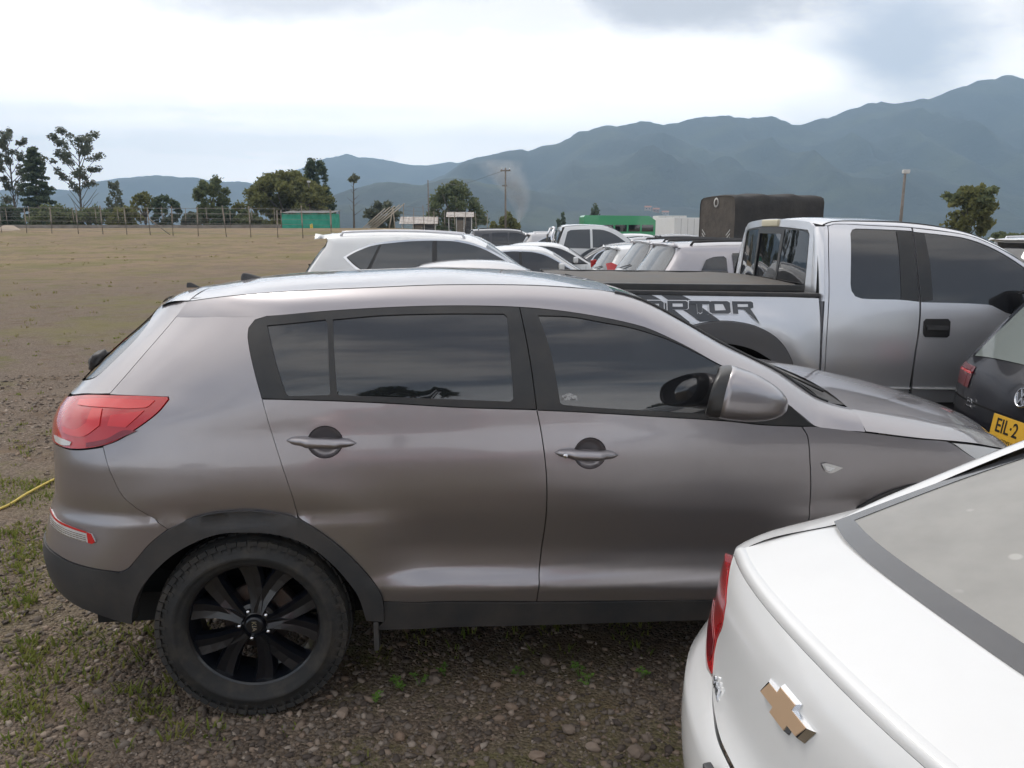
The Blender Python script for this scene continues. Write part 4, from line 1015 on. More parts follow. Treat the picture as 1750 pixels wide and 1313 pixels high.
# ------------------------------------------------------------ generic parked cars
PRESET = {}
def preset(name, prof, W, L, rearwin, screen, wins, trim=None, wheels=(.85, 3.5), R=.33, rails=False, tails=None, pillars=(), doors=()):
    PRESET[name] = dict(prof=prof, W=W, L=L, rearwin=rearwin, screen=screen, wins=wins, trim=trim, wheels=wheels, R=R, rails=rails, tails=tails, pillars=pillars, doors=doors)
W_SUV = [(.2, .82), (.35, .86), (.6, .905), (.85, .905), (1.0, .895), (1.1, .88), (1.25, .83), (1.4, .765), (1.5, .71), (1.58, .65), (1.66, .55), (1.9, .5)]
W_SED = [(.18, .78), (.3, .81), (.5, .85), (.75, .86), (.9, .845), (1.0, .81), (1.15, .735), (1.3, .655), (1.38, .60), (1.45, .52), (1.6, .45)]
preset('suv', [(.10, .35, .10), (.02, .50, .13), (.0, .68, .15), (.05, .95, .14), (.10, 1.10, .12), (.33, 1.42, .10), (.42, 1.53, .07), (.28, 1.585, .05), (.30, 1.605, .05), (.75, 1.645, .07), (1.3, 1.66, .075), (1.9, 1.64, .075), (2.35, 1.57, .07), (3.05, 1.13, .07), (3.25, 1.06, .10), (3.9, .95, .13), (4.25, .80, .15), (4.40, .60, .14), (4.38, .40, .12), (4.25, .28, .1)],
       W_SUV, 4.41, (4, 6), (12, 13), [[(.74, 1.335), (.86, 1.40), (1.06, 1.47), (1.14, 1.485), (.98, 1.16), (.88, 1.215)], [(1.17, 1.49), (1.5, 1.52), (1.80, 1.53), (1.80, 1.10), (1.4, 1.10), (1.02, 1.145)], [(1.86, 1.53), (2.1, 1.515), (2.4, 1.44), (2.7, 1.29), (2.95, 1.145), (2.8, 1.10), (1.86, 1.10)]],
       trim=[(.69, 1.335), (.84, 1.42), (1.05, 1.50), (1.5, 1.55), (1.85, 1.56), (2.12, 1.545), (2.42, 1.468), (2.74, 1.305), (3.02, 1.14), (2.85, 1.08), (1.4, 1.08), (1.0, 1.125), (.84, 1.20)],
       wheels=(.80, 3.45), R=.35, rails=True, tails=[(.15, 1.08), (.30, 1.12), (.52, 1.10), (.30, 1.0), (.16, .97)], doors=(1.0, 1.83, 2.95))
preset('sedan', [(.10, .28, .10), (.0, .45, .13), (.0, .65, .14), (.05, .85, .13), (.08, .98, .10), (.30, 1.02, .08), (.62, 1.06, .07), (1.0, 1.26, .06), (1.35, 1.40, .065), (1.7, 1.45, .07), (2.1, 1.455, .07), (2.5, 1.40, .065), (3.15, 1.02, .07), (3.35, .95, .10), (3.9, .86, .12), (4.25, .72, .14), (4.38, .52, .13), (4.35, .35, .12), (4.2, .24, .1)],
       W_SED, 4.40, (6, 8), (11, 12), [[(.98, 1.06), (1.12, 1.20), (1.35, 1.30), (1.40, 1.31), (1.40, 1.02)], [(1.44, 1.315), (1.8, 1.345), (1.95, 1.345), (1.95, 1.0), (1.44, 1.015)], [(2.0, 1.345), (2.25, 1.325), (2.5, 1.25), (2.95, 1.0), (2.0, .985)]],
       trim=[(.93, 1.05), (1.08, 1.215), (1.35, 1.325), (1.8, 1.37), (2.02, 1.37), (2.27, 1.348), (2.53, 1.27), (3.03, .98), (2.0, .965), (1.4, .995)], wheels=(.80, 3.42), R=.31, tails=[(.12, .94), (.25, .96), (.40, .92), (.30, .82), (.13, .80)], doors=(1.1, 1.97, 2.95))
preset('hatch', [(.10, .30, .10), (.0, .45, .13), (.0, .62, .14), (.04, .88, .12), (.08, 1.0, .10), (.30, 1.32, .08), (.38, 1.44, .06), (.32, 1.475, .05), (.7, 1.515, .065), (1.2, 1.53, .07), (1.7, 1.51, .07), (2.1, 1.44, .065), (2.75, 1.05, .07), (2.95, .98, .10), (3.5, .88, .12), (3.85, .72, .14), (3.98, .52, .13), (3.95, .35, .12), (3.8, .24, .1)],
       [(z * 1.045, w) for z, w in W_SED], 4.0, (4, 6), (11, 12), [[(.62, 1.20), (.70, 1.32), (.88, 1.37), (.92, 1.37), (.92, 1.06), (.70, 1.10)], [(.96, 1.375), (1.3, 1.40), (1.58, 1.40), (1.58, 1.03), (.96, 1.05)], [(1.63, 1.40), (1.85, 1.38), (2.1, 1.30), (2.58, 1.03), (1.63, 1.01)]],
       trim=None, wheels=(.70, 3.22), R=.31, tails=[(.16, 1.19), (.26, 1.21), (.37, 1.16), (.40, 1.09), (.30, 1.04), (.18, 1.06)], doors=(.8, 1.6, 2.6))
preset('duster', [(.10, .38, .10), (.02, .52, .13), (.0, .70, .14), (.04, .98, .12), (.07, 1.10, .10), (.34, 1.48, .08), (.40, 1.585, .06), (.36, 1.62, .05), (.75, 1.65, .065), (1.3, 1.665, .07), (1.9, 1.65, .07), (2.3, 1.57, .065), (2.92, 1.16, .07), (3.12, 1.08, .10), (3.8, .98, .12), (4.15, .84, .14), (4.30, .62, .13), (4.28, .42, .12), (4.15, .30, .1)],
       W_SUV, 4.31, (4, 6), (11, 12), [[(.66, 1.20), (.78, 1.42), (.88, 1.455), (1.02, 1.465), (1.05, 1.44), (1.05, 1.22), (.98, 1.17)], [(1.14, 1.50), (1.4, 1.515), (1.72, 1.515), (1.72, 1.13), (1.14, 1.14)], [(1.78, 1.515), (2.0, 1.50), (2.3, 1.42), (2.75, 1.14), (1.78, 1.12)]],
       trim=None, wheels=(.78, 3.42), R=.35, rails=True, tails=[(.14, 1.10), (.24, 1.12), (.24, .86), (.13, .84)], doors=(1.08, 1.75, 2.8))
def spec_S(sp):
    W = sp['W']; Ln = sp['L']
    def S(x, z):
        w = herm(W, z)
        if x < .9: w *= 1 - .13 * ((.9 - x) / .9) ** 2.4
        if x > Ln - 1.1: w *= 1 - .20 * ((x - Ln + 1.1) / 1.1) ** 2.4
        return w
    return S
def dense_profile(prof, k=5):
    P3 = [Vector((x, 0, z)) for x, z, c in prof]; out = []; cs = []; idx = []
    n = len(P3)
    for i in range(n - 1):
        p0 = P3[max(0, i - 1)]; p1 = P3[i]; p2 = P3[i + 1]; p3 = P3[min(n - 1, i + 2)]
        d = (p2 - p1).length
        m1 = (p2 - p0) / max(1e-6, (p1 - p0).length + d) * d if i > 0 else p2 - p1
        m2 = (p3 - p1) / max(1e-6, (p3 - p2).length + d) * d if i < n - 2 else p2 - p1
        idx.append(len(out)); kk = max(2, min(k, int(d / .05) + 1))
        for q in range(kk):
            t = q / kk
            out.append(p1 * (1 + 2 * t) * (1 - t) ** 2 + m1 * t * (1 - t) ** 2 + p2 * t * t * (3 - 2 * t) + m2 * t * t * (t - 1))
            cs.append(prof[i][2] * (1 - t) + prof[i + 1][2] * t)
    idx.append(len(out)); out.append(P3[-1]); cs.append(prof[-1][2])
    return out, cs, idx
def gen_car(loc, yaw, kind, label, paint_mat, tails=True, group=None, name='parked_car', cat='car', trim_mat=None, glass=None, rack=False, tail_mat=None, scale=1.0, wiper=True, glass_rear=None):
    sp = PRESET[kind]; S = spec_S(sp)
    root = empty(name, loc, yaw, label, cat, group); root.scale = (scale,) * 3
    glass = glass or M_GLASS
    P, cs, idx = dense_profile(sp['prof']); n = len(P)
    Nn = []
    for i in range(n):
        t = (P[min(i + 1, n - 1)] - P[max(i - 1, 0)]).normalized(); Nn.append(Vector((-t.z, 0, t.x)))
    Q = [0, .2, .4, .58, .74, .86, .94, 1.0]; pw = 3.0
    def top(i, q, off=0.0):
        e = P[i] - Nn[i] * cs[i]; w = S(e.x, e.z)
        p = P[i] - Nn[i] * (cs[i] * abs(q) ** pw - off)
        return Vector((p.x, w * q, p.z))
    V = []; Fc = []
    qs = [-a for a in Q[:0:-1]] + Q; m = len(qs)
    for i in range(n):
        for q in qs: V.append(top(i, q))
    for i in range(n - 1):
        for k in range(m - 1): Fc.append((i * m + k, i * m + k + 1, (i + 1) * m + k + 1, (i + 1) * m + k))
    # sides
    E = [(V[i * m + m - 1].x, V[i * m + m - 1].z) for i in range(n)]
    Rw = sp['R']; bz = .24
    bot = []
    for cx in sorted(sp['wheels'], reverse=True):
        bot += [(cx + (Rw + .07) * math.cos(a), max(bz, Rw + (Rw + .07) * math.sin(a))) for a in [math.pi * j / 10 for j in range(11)]]
    poly = [Vector(p) for p in E] + [Vector(p) for p in bot]
    # drop self-crossings of the inset edge
    bmx = max(p.x for p in poly); pts = list(poly); ne = len(pts); edges = [(i, (i + 1) % ne) for i in range(ne)]
    zz = .3
    while zz < 1.7:
        xx = .05
        while xx < sp['L']:
            q = Vector((xx, zz)); xx += .13
            if inside(q, poly) and min((q - p).length for p in poly) > .05: pts.append(q)
        zz += .08
    V2, _, F2, ov, _, _ = delaunay_2d_cdt(pts, edges, [], 0, 1e-6)
    base = len(V)
    for s in (1, -1):
        b0 = len(V)
        for p in V2: V.append(Vector((p.x, s * S(p.x, p.y), p.y)))
        for f in F2:
            c = sum((Vector(V2[i]) for i in f), Vector((0, 0))) / 3
            if inside(c, poly):
                a = sum(V2[f[k - 1]].x * V2[f[k]].y - V2[f[k]].x * V2[f[k - 1]].y for k in range(3))
                g = tuple(b0 + i for i in f); g = g if (a > 0) == (s == -1) else g[::-1]; Fc.append(g)
    me = new_mesh('body', V, Fc, paint_mat)
    bm = bmesh.new(); bm.from_mesh(me); bmesh.ops.remove_doubles(bm, verts=bm.verts, dist=.0015); bmesh.ops.recalc_face_normals(bm, faces=bm.faces); bm.to_mesh(me); bm.free()
    obj('body', me, root)
    # glass
    def tp(i0, i1, q0, q1, name, m_, off):
        VV = []; FF = []; r = list(range(i0, i1 + 1)); c = 10
        for i in r:
            for k in range(c + 1): VV.append(top(i, q0 + (q1 - q0) * k / c, off))
        for i in range(len(r) - 1):
            for k in range(c): FF.append((i * (c + 1) + k, i * (c + 1) + k + 1, (i + 1) * (c + 1) + k + 1, (i + 1) * (c + 1) + k)[::-1])
        return mesh_obj(name, VV, FF, m_, root)
    a, b = sp['rearwin']; tp(idx[a] + 1, idx[b] - 0, -.86, .86, 'rear_window', glass_rear or glass, .006)
    a, b = sp['screen']; tp(idx[a] + 1, idx[b] - 0, -.90, .90, 'windscreen', glass, .006)
    for s in (1, -1):
        lf = (lambda x, z: (x, -S(x, z), z)) if s == 1 else (lambda x, z: (x, S(x, z), z)); fl = s == -1
        if sp['trim']: panel('window_trim', sp['trim'], lf, trim_mat or M_CHROME, root, step=.12, edge=.06, gap=0, rim=.003, off=.004, flip=fl, sharp=30)
        if sp['trim']: panel('window_pillars', sp['trim'], lf, M_TRIM, root, step=.12, edge=.06, gap=.028, rim=0, off=.012, flip=fl, sharp=30)
        for w in sp['wins']: panel('side_window', w, lf, glass, root, step=.12, edge=.06, gap=0, rim=.004, off=.018, flip=fl, sharp=30)
        if sp['trim']: 
            pass
        if sp['tails'] and tails: panel('tail_light', sp['tails'], lf, tail_mat or M_RED, root, step=.06, edge=.03, gap=0, rim=.01, off=.012, flip=fl)
        for dx in sp['doors']:
            panel('door_seam', [(dx, .45), (dx + .005, .45), (dx + .03, .95), (dx + .025, .95)], lf, M_SEAM, root, step=.1, gap=0, rim=0, off=.002, flip=fl)
        # mirror, handles, rails
        xm = sp['trim'][8][0] - .28 if sp['trim'] and kind == 'suv' else max(p[0] for p in sp['wins'][2]) - .22
        zm = min(p[1] for p in sp['wins'][2]) + .07
        box_obj('door_mirror', (xm, -s * (S(xm, zm) + .12), zm + .02), (.10, .20, .14), paint_mat, root, bevel=.04, smooth=True)
        for dx in sp['doors'][1:]:
            box_obj('door_handle', (dx - .62 + .1, -s * (S(dx - .5, .92) + .012), .92), (.17, .025, .03), paint_mat, root, bevel=.008)
        if sp['rails'] or rack:
            i0 = [i for i in range(n) if P[i].x > .62 and P[i].z > 1.4][0]; x1 = 2.25
            pth = []
            for i in range(n):
                if P[i].z > 1.4 and .6 < P[i].x < x1 and Nn[i].z > .8:
                    t_ = top(i, .86 * -s); pth.append(t_ + Vector((0, 0, .045)))
            if len(pth) > 3:
                pth = [pth[0] + Vector((-.03, 0, -.05))] + pth + [pth[-1] + Vector((.03, 0, -.05))]
                tube_obj('roof_rail', pth, .018, M_TRIM if rack or kind == 'duster' else M_SILVER, root, 6)
        panel('sill_trim', [(sp['wheels'][0] + Rw + .09, .25), (sp['wheels'][1] - Rw - .09, .25), (sp['wheels'][1] - Rw - .09, .36), (sp['wheels'][0] + Rw + .09, .36)], lf, M_PLAST, root, step=.2, gap=0, rim=.004, off=.006, flip=fl)
        for cx in sp['wheels']:
            wheel(root, (cx, -s * (S(cx, .6) - .12), Rw), Rw, .20, 'plain', far=fl)
    box_obj('floor_pan', (sp['L'] / 2, 0, .34), (sp['L'] - .6, 1.2, .12), M_UNDER, root)
    if wiper and kind != 'sedan':
        a, b = sp['rearwin']; p0 = top(idx[a] + 1, .0, .03); p1 = top(idx[a] + 2, -.5, .02)
        tube_obj('rear_wiper', [p0, p0.lerp(p1, .5) + Vector((-.01, 0, 0)), p1], .009, M_TRIM, root, 6)
    root['_top'] = 0
    del root['_top']
    return root, S, top, idx
# ------------------------------------------------------------ the black hatchback in front of the pickup
def rear_patch(root, top, P_idx, q0, q1, name, m_, off, prof_z=None):
    pass
def make_vw():
    root, S, top, idx = gen_car((2.82, 4.3, 0), rad(3), 'hatch', 'black hatchback in front of the grey SUV with a yellow number plate', M_BLACKP, tails=False, glass_rear=mat('sky_reflection_glass', (.20, .225, .215), .08, ior=1.7))  # rear glass base colour is paled to stand in for reflected sky
    n = idx[-1]
    def at(q, z, off=0.0):
        best = min(range(0, idx[7]), key=lambda i: abs(top(i, q).z - z)); i = best
        a = top(i, q, off); j = i + 1 if top(i, q).z < z else max(0, i - 1)
        b = top(j, q, off); d = b.z - a.z
        t = 0 if abs(d) < 1e-6 else max(0, min(1, (z - a.z) / d)); return a.lerp(b, t)
    def patch(name, q0, q1, z0, z1, m_, off, nq=6, nz=5, par=root):
        V = []; Fc = []
        for j in range(nz + 1):
            for k in range(nq + 1): V.append(at(q0 + (q1 - q0) * k / nq, z0 + (z1 - z0) * j / nz, off))
        for j in range(nz):
            for k in range(nq): Fc.append((j * (nq + 1) + k, (j + 1) * (nq + 1) + k, (j + 1) * (nq + 1) + k + 1, j * (nq + 1) + k + 1))
        return mesh_obj(name, V, Fc, m_, par)
    lamp = mat('smoked_red_lens', (.16, .012, .018), .15, coat=1.0)
    for s in (1, -1):
        t = patch('tail_lamp', s * .70, s * .985, .85, .985, lamp, .004, nq=10)
        patch('lamp_band', s * .70, s * .95, .94, .955, M_RED2, .015, nz=1, par=t)
        patch('bumper_reflector', s * .62, s * .80, .46, .50, M_DKRED, .012)
    patch('bumper_seam', -.95, .95, .775, .785, M_SEAM, .003, nq=16, nz=1)
    # number plate
    c = at(0, .70, .02); ex = Vector((0, -1, 0)); tz = (at(0, .74) - at(0, .66)).normalized()
    M0 = frame(c, ex, tz)
    yel = mat('yellow_plate', (.80, .46, .04), .45, dust=(DUST, .15, 20)); blk = mat('plate_black', (.02, .02, .02), .5)
    bm = bmesh.new(); box(bm, Vector((0, 0, 0)), Vector((.33, .16, .006)), None, .002)
    pl = bm_obj('number_plate', bm, yel, root); pl.matrix_local = M0
    text_obj('plate_number', 'EIL·2', .115, blk, pl, Matrix.Translation((-.035, .018, .004)), .0008, .001, .82)
    text_obj('plate_town', 'MEDELLIN', .034, blk, pl, Matrix.Translation((.0, -.062, .004)), .0006, .0)
    for x in (-.12, .12):
        V, Fc = lathe([(0, -.004), (.006, -.003), (.007, 0)], 10); o = mesh_obj('plate_bolt', V, Fc, M_CHROME, pl); o.location = (x, -.062, .003); o.rotation_euler = (rad(90), 0, 0)
    # round emblem: ring with a V over a W
    c = at(0, .905, .012); M1 = frame(c, ex, (at(0, .93) - at(0, .88)).normalized())
    V, Fc = lathe([(.046, 0), (.047, -.006), (.053, -.008), (.058, -.006), (.059, 0)], 40)
    ring = mesh_obj('round_emblem', [(a, d, -b) for a, b, d in V], Fc, M_CHROME, root); ring.matrix_local = M1
    bm = bmesh.new()
    def stroke(p, q, w=.0085):
        p = Vector((*p, 0)); q = Vector((*q, 0)); d = q - p; box(bm, (p + q) / 2 + Vector((0, 0, .004)), Vector((d.length, w, .006)), Matrix.Rotation(math.atan2(d.y, d.x), 3, 'Z'))
    for p, q in (((-.020, .043), (0, .004)), ((.020, .043), (0, .004)), ((-.042, .020), (-.019, -.040)), ((-.019, -.040), (0, -.002)), ((0, -.002), (.019, -.040)), ((.019, -.040), (.042, .020))): stroke(p, q)
    o = bm_obj('emblem_letters', bm, M_CHROME, ring)
    bm = bmesh.new(); bmesh.ops.create_circle(bm, cap_ends=True, segments=32, radius=.048); bm_obj('emblem_field', bm, M_BLACKP, ring)
    # chrome lettering on the left of the tailgate
    for txt, sz, z in (('GOL', .036, .79), ('Trendline', .024, .755)):
        a = at(.66, z, .01); b = at(.50, z, .01)
        text_obj('badge_lettering', txt, sz, M_CHROME, root, frame(a.lerp(b, .5) + Vector((-.004, 0, 0)), b - a, (0, 0, 1)), .0015)
make_vw()

# ------------------------------------------------------------ cars parked behind, row by row
P_GREY = paint('grey_metallic_paint', (.20, .20, .215), .6, .35, .10)
P_DARK = paint('graphite_paint', (.05, .052, .06), .4, .3, .08)
P_LSIL = paint('light_silver_paint', (.50, .49, .50), .6, .38, .08)
P_RED = paint('red_paint', (.35, .02, .02), .1, .3, .08)
G_LIGHT = mat('clear_window_glass', (.06, .065, .07), .03, ior=1.7)
def gz(x, y): return ground_z(x, y)
def gc(x, y, yaw, kind, label, m, **k):
    return gen_car((x, y, gz(x, y + .01)), rad(yaw), kind, label, m, **k)[0]
gc(-3.02, 11.45, 2, 'suv', 'white SUV with chrome window line and rear spoiler, open field behind', M_WHITE, glass=G_LIGHT, scale=1.07)
gc(-2.42, 9.3, 2, 'sedan', 'low silver car whose roof shows just over the grey SUV', P_LSIL)
gc(-3.0, 17.0, 2, 'suv', 'dark grey SUV hidden behind the white chrome-trimmed SUV', P_GREY)
gc(-1.85, 15.6, 3, 'sedan', 'white saloon with bright side-window frame, half hidden by the pickup bed cover', M_WHITE)
gc(-1.35, 18.6, 3, 'sedan', 'pearl white saloon with dark windscreen between white saloon and black car', M_WHITE, trim_mat=M_TRIM)
gc(.95, 20.0, 2, 'sedan', 'black saloon with thin chrome arc over its side windows', P_DARK)
gc(1.46, 15.0, 6, 'hatch', 'white hatchback with round red tail light and slanted rear window', M_WHITE, glass=G_LIGHT, tail_mat=M_RED)
gc(1.66, 12.9, 5, 'duster', 'silver grey SUV with black roof rails, further from the pickup cab', P_LSIL, glass_rear=G_LIGHT)
gc(1.64, 10.9, 5, 'duster', 'mauve grey SUV with black roof rails and tilted rear window, next to pickup cab', paint('mauve_grey_paint', (.40, .38, .40), .6, .38, .08), glass_rear=G_LIGHT)
gc(.10, 27.0, 2, 'suv', 'silver SUV with sloping roof parked beyond the white double-cab pickup', P_LSIL)
gc(-1.9, 30.0, 2, 'duster', 'black SUV with roof rack beside the razor-wire fence', P_DARK, rack=True)
gc(9.6, 16.0, 2, 'suv', 'white SUV with roof rails beyond the silver pickup nose', M_WHITE)
gc(5.6, 33.0, 4, 'hatch', 'dark small car among the far vehicles by the green bus', P_DARK)
gc(4.2, 36.0, 2, 'hatch', 'white small car in front of the green bus', M_WHITE)
gc(3.0, 30.0, 2, 'sedan', 'grey saloon in the far row before the green bus', P_GREY)
# things behind the photographer that the grey SUV mirrors
gc(-1.2, -6.0, 4, 'hatch', 'red hatchback parked behind the photographer', P_RED)

def make_double_cab(loc, yaw, label, sc=1.0):
    root = empty('pickup_truck', loc, rad(yaw), label, 'pickup'); root.scale = (sc,) * 3
    W = [(.4, .84), (.7, .90), (1.0, .905), (1.15, .89), (1.3, .84), (1.5, .765), (1.65, .70), (1.75, .62), (1.85, .5)]
    S = lambda x, z: herm(W, z)
    for s in (1, -1):
        lf = (lambda x, z: (x, -S(x, z), z)) if s == 1 else (lambda x, z: (x, S(x, z), z)); fl = s == -1
        panel('bed_side', [(0, .62), (0, 1.15), (1.62, 1.15), (1.62, .55), (1.5, .55), (1.45, .75), (1.3, .88), (1.05, .92), (.8, .88), (.65, .75), (.6, .55)], lf, M_WHITE, root, step=.12, gap=.003, rim=.03, flip=fl)
        panel('cab_side', [(1.65, .55), (1.65, 1.15), (1.78, 1.55), (1.86, 1.73), (2.4, 1.76), (2.9, 1.74), (3.25, 1.60), (3.8, 1.20), (4.6, 1.10), (5.1, .95), (5.15, .6), (4.7, .5), (4.62, .75), (4.4, .9), (4.15, .92), (3.9, .88), (3.75, .7), (3.7, .5)], lf, M_WHITE, root, step=.12, gap=.003, rim=.03, flip=fl)
        for w in ([(1.80, 1.20), (1.92, 1.60), (2.0, 1.64), (2.50, 1.66), (2.50, 1.18)], [(2.56, 1.66), (2.85, 1.64), (3.15, 1.52), (3.6, 1.19), (2.56, 1.17)]):
            panel('side_window', w, lf, G_LIGHT, root, step=.15, gap=0, rim=.004, off=.006, flip=fl)
        box_obj('door_mirror', (3.45, -s * 1.02, 1.24), (.12, .22, .18), M_WHITE, root, bevel=.04, smooth=True)
        for cx in (1.05, 4.15): wheel(root, (cx, -s * .78, .38), .38, .24, 'plain', far=fl)
    def strip(nm, A, m_, b=.03): ruled(nm, [(x, -y, z) for x, y, z in A], A, m_, root, n=8, bulge=b, bdir=(0, 0, 1), m=14)
    strip('roof', [(1.80, .64, 1.72), (1.95, .625, 1.755), (2.4, .615, 1.765), (2.9, .63, 1.742), (3.1, .66, 1.69)], M_WHITE)
    strip('windscreen', [(3.1, .66, 1.69), (3.8, .84, 1.20)], G_LIGHT, .06)
    strip('bonnet', [(3.8, .85, 1.20), (4.6, .85, 1.11), (5.1, .8, .95), (5.15, .8, .55)], M_WHITE, .05)
    A = [(1.65, .88, 1.12), (1.70, .80, 1.40), (1.80, .64, 1.72)]
    ruled('cab_back', A, [(x, -y, z) for x, y, z in A], M_WHITE, root, n=6, bulge=.02, bdir=(-1, 0, 0), m=8)
    A = [(1.66, .80, 1.22), (1.70, .74, 1.42), (1.77, .63, 1.64)]
    ruled('rear_window', [(x - .025, y, z) for x, y, z in A], [(x - .025, -y, z) for x, y, z in A], G_LIGHT, root, n=6, bulge=.02, bdir=(-1, 0, 0), m=6)
    box_obj('bed_floor', (.82, 0, .72), (1.6, 1.6, .06), M_PLAST, root); box_obj('tailgate', (.02, 0, .88), (.05, 1.72, .52), M_WHITE, root, bevel=.015)
    for s in (-1, 1): tube_obj('roll_bar', [(1.55, s * .72, 1.12), (1.52, s * .68, 1.5), (1.60, s * .60, 1.70)], .03, M_CHROME, root, 8)
    tube_obj('roll_bar', [(1.60, -.6, 1.70), (1.60, .6, 1.70)], .03, M_CHROME, root, 8)
    box_obj('chassis', (2.5, 0, .55), (4.6, 1.2, .2), M_UNDER, root)
    return root
make_double_cab((-.55, 22.0, gz(-.5, 22) + .02), 2, 'white double-cab pickup with roll bar in the second row', 1.04)
make_double_cab((3.5, 24.5, gz(3.5, 24)), 3, 'small white pickup cab between army truck and white hatchback', .84)

# ------------------------------------------------------------ army truck, bus, box trucks
def make_army_truck():
    x0, y0 = 6.75, 26.6
    root = empty('army_truck', (x0, y0, gz(x0, y0)), rad(14), 'army truck with a sagging dark canvas canopy over its load bed', 'truck')
    canvas = mat('dark_canvas', (.036, .034, .034), .9, var=(1.6, (.056, .051, .047), .4, .7), bump=(5, .5, .05))
    W, H0, H1, Ln = 1.2, 1.2, 2.86, 3.2
    V = []; Fc = []; prof = []
    for k in range(17):
        t = k / 16; a = math.pi * t
        prof.append((W * math.cos(a) * (1 if abs(math.cos(a)) < .8 else 1), math.sin(a)))
    ring0 = [(W, 0), (W, .35), (W, .7), (W * .985, .86), (W * .93, .95), (W * .8, .985), (W * .5, 1.0), (0, 1.01), (-W * .5, 1.0), (-W * .8, .985), (-W * .93, .95), (-W * .985, .86), (-W, .7), (-W, .35), (-W, 0)]
    nx = 34; m = len(ring0)
    for i in range(nx + 1):
        x = Ln * i / nx; sag = -.07 * abs(math.sin(i / nx * math.pi * 3)) ** .8 + .05
        rnd = .16 * max(0, 1 - x / .25) + .12 * max(0, (x - Ln + .2) / .2)
        for y, h in ring0:
            wob = .018 * math.sin(9 * x + 4 * h + y * 3) + .03 * mnoise.noise(Vector((x * 2.2, y * 2, h * 3)))
            V.append((x, y * (1 - .06 * rnd) + wob * .7, H0 + (H1 - H0) * h + (sag - rnd * .6) * h + wob * .5))
    for i in range(nx):
        for k in range(m - 1): Fc.append((i * m + k, i * m + k + 1, (i + 1) * m + k + 1, (i + 1) * m + k))
    mesh_obj('canopy', V, [f[::-1] for f in Fc], canvas, root)
    # rear curtain with two painted arrow marks
    cur = mat('faded_canvas', (.066, .055, .047), .9, var=(2.0, (.095, .08, .066), .4, .65), bump=(6, .5, .04))
    VV = [V[k] for k in range(m)]; mesh_obj('rear_curtain', [(v[0] + .02, v[1], v[2]) for v in VV], [tuple(range(m))], cur, root)
    wh = mat('faded_white_mark', (.45, .44, .42), .8)
    for s in (-1, 1):
        for i in range(3):
            z = 1.30 + .12 * i
            mesh_obj('painted_mark', [(-.004, s * .70, z), (-.004, s * .95, z + .18), (-.004, s * .95, z + .23), (-.004, s * .70, z + .05)], [(0, 1, 2, 3)], wh, root, False)
    V2, F2 = lathe([(.10, 0), (.16, -.004), (.16, 0)], 18); o = mesh_obj('painted_ring', V2, F2, wh, root); o.location = (-.002, .05, 2.62); o.rotation_euler = (0, 0, rad(-90))
    steel = mat('olive_steel', (.045, .05, .032), .6)
    box_obj('load_bed', (Ln / 2, 0, 1.18), (Ln, 2.4, .34), steel, root, bevel=.02)
    cab = box_obj('cab', (Ln + 1.0, 0, 1.35), (1.6, 2.1, 1.3), steel, root, bevel=.12)
    box_obj('bonnet', (Ln + 2.2, 0, 1.15), (.9, 1.7, .8), steel, root, bevel=.1)
    box_obj('windscreen', (.81, 0, .35), (.01, 1.8, .5), M_GLASS, cab)
    for x in (.9, 2.0, Ln + 2.0):
        for s in (-1, 1): wheel(root, (x, s * 1.0, .5), .5, .32, 'plain', far=(s == 1))
    box_obj('chassis', (Ln / 2 + 1, 0, .8), (Ln + 3, .9, .3), M_UNDER, root)
make_army_truck()
def make_bus():
    y0 = 62.0; x0 = 5.35
    root = empty('bus', (x0, y0, .15), rad(3), 'green bus with a sloped front far behind the parked rows', 'bus')
    gp = mat('green_bus_paint', (.05, .33, .15), .4, coat=.5)
    W = 1.2
    prof = [(0, .5), (0, 2.45), (.12, 2.58), (5.0, 2.53), (5.5, 2.2), (6.2, 1.45), (6.4, 1.15), (6.4, .5)]
    V = [(x, s * W, z) for s in (-1, 1) for x, z in prof]; n = len(prof)
    mesh_obj('body', V, [tuple(range(n)), tuple(range(n, 2 * n))[::-1]] + [(i, n + i, n + (i + 1) % n, (i + 1) % n) for i in range(n)], gp, root, False)
    for i in range(5):
        x = .4 + i * 1.02
        for s in (-1, 1): box_obj('side_window', (x + .42, s * (W + .005), 1.62), (.88, .02, .50), M_GLASS, root)
    box_obj('windscreen', (5.90, 0, 1.86), (.03, 2.0, .85), M_GLASS, root, rot=(0, rad(-43), 0))
    for x in (1.4, 5.3):
        for s in (-1, 1): wheel(root, (x, s * 1.0, .45), .45, .28, 'plain', far=(s == 1))
    box_obj('floor_pan', (3.2, 0, .5), (6.2, 2.2, .2), M_UNDER, root)
make_bus()
def make_box_truck(x, y, yaw, label, h, ln):
    root = empty('box_truck', (x, y, .12), rad(yaw), label, 'truck')
    wp = mat('truck_white', (.74, .75, .75), .45, dust=(DUST, .12, 2))
    box_obj('cargo_box', (ln / 2, 0, .75 + h / 2), (ln, 2.1, h), wp, root, bevel=.03)
    for i in range(3): box_obj('box_seam', (ln * (i + 1) / 4, -1.052, .75 + h / 2), (.02, .006, h * .92), mat('seam_grey', (.35, .35, .35), .6), root)
    cab = box_obj('cab', (ln + .95, 0, 1.25), (1.5, 1.95, 1.45), wp, root, bevel=.15)
    box_obj('windscreen', (.752, 0, .28), (.02, 1.6, .6), M_GLASS, cab)
    for s in (-1, 1): box_obj('side_window', (.1, s * .98, .3), (.75, .02, .5), M_GLASS, cab)
    for xx in (.9, ln + 1.0):
        for s in (-1, 1): wheel(root, (xx, s * .85, .42), .42, .25, 'plain', far=(s == 1))
    box_obj('chassis', (ln / 2 + .5, 0, .6), (ln + 1, .8, .22), M_UNDER, root)
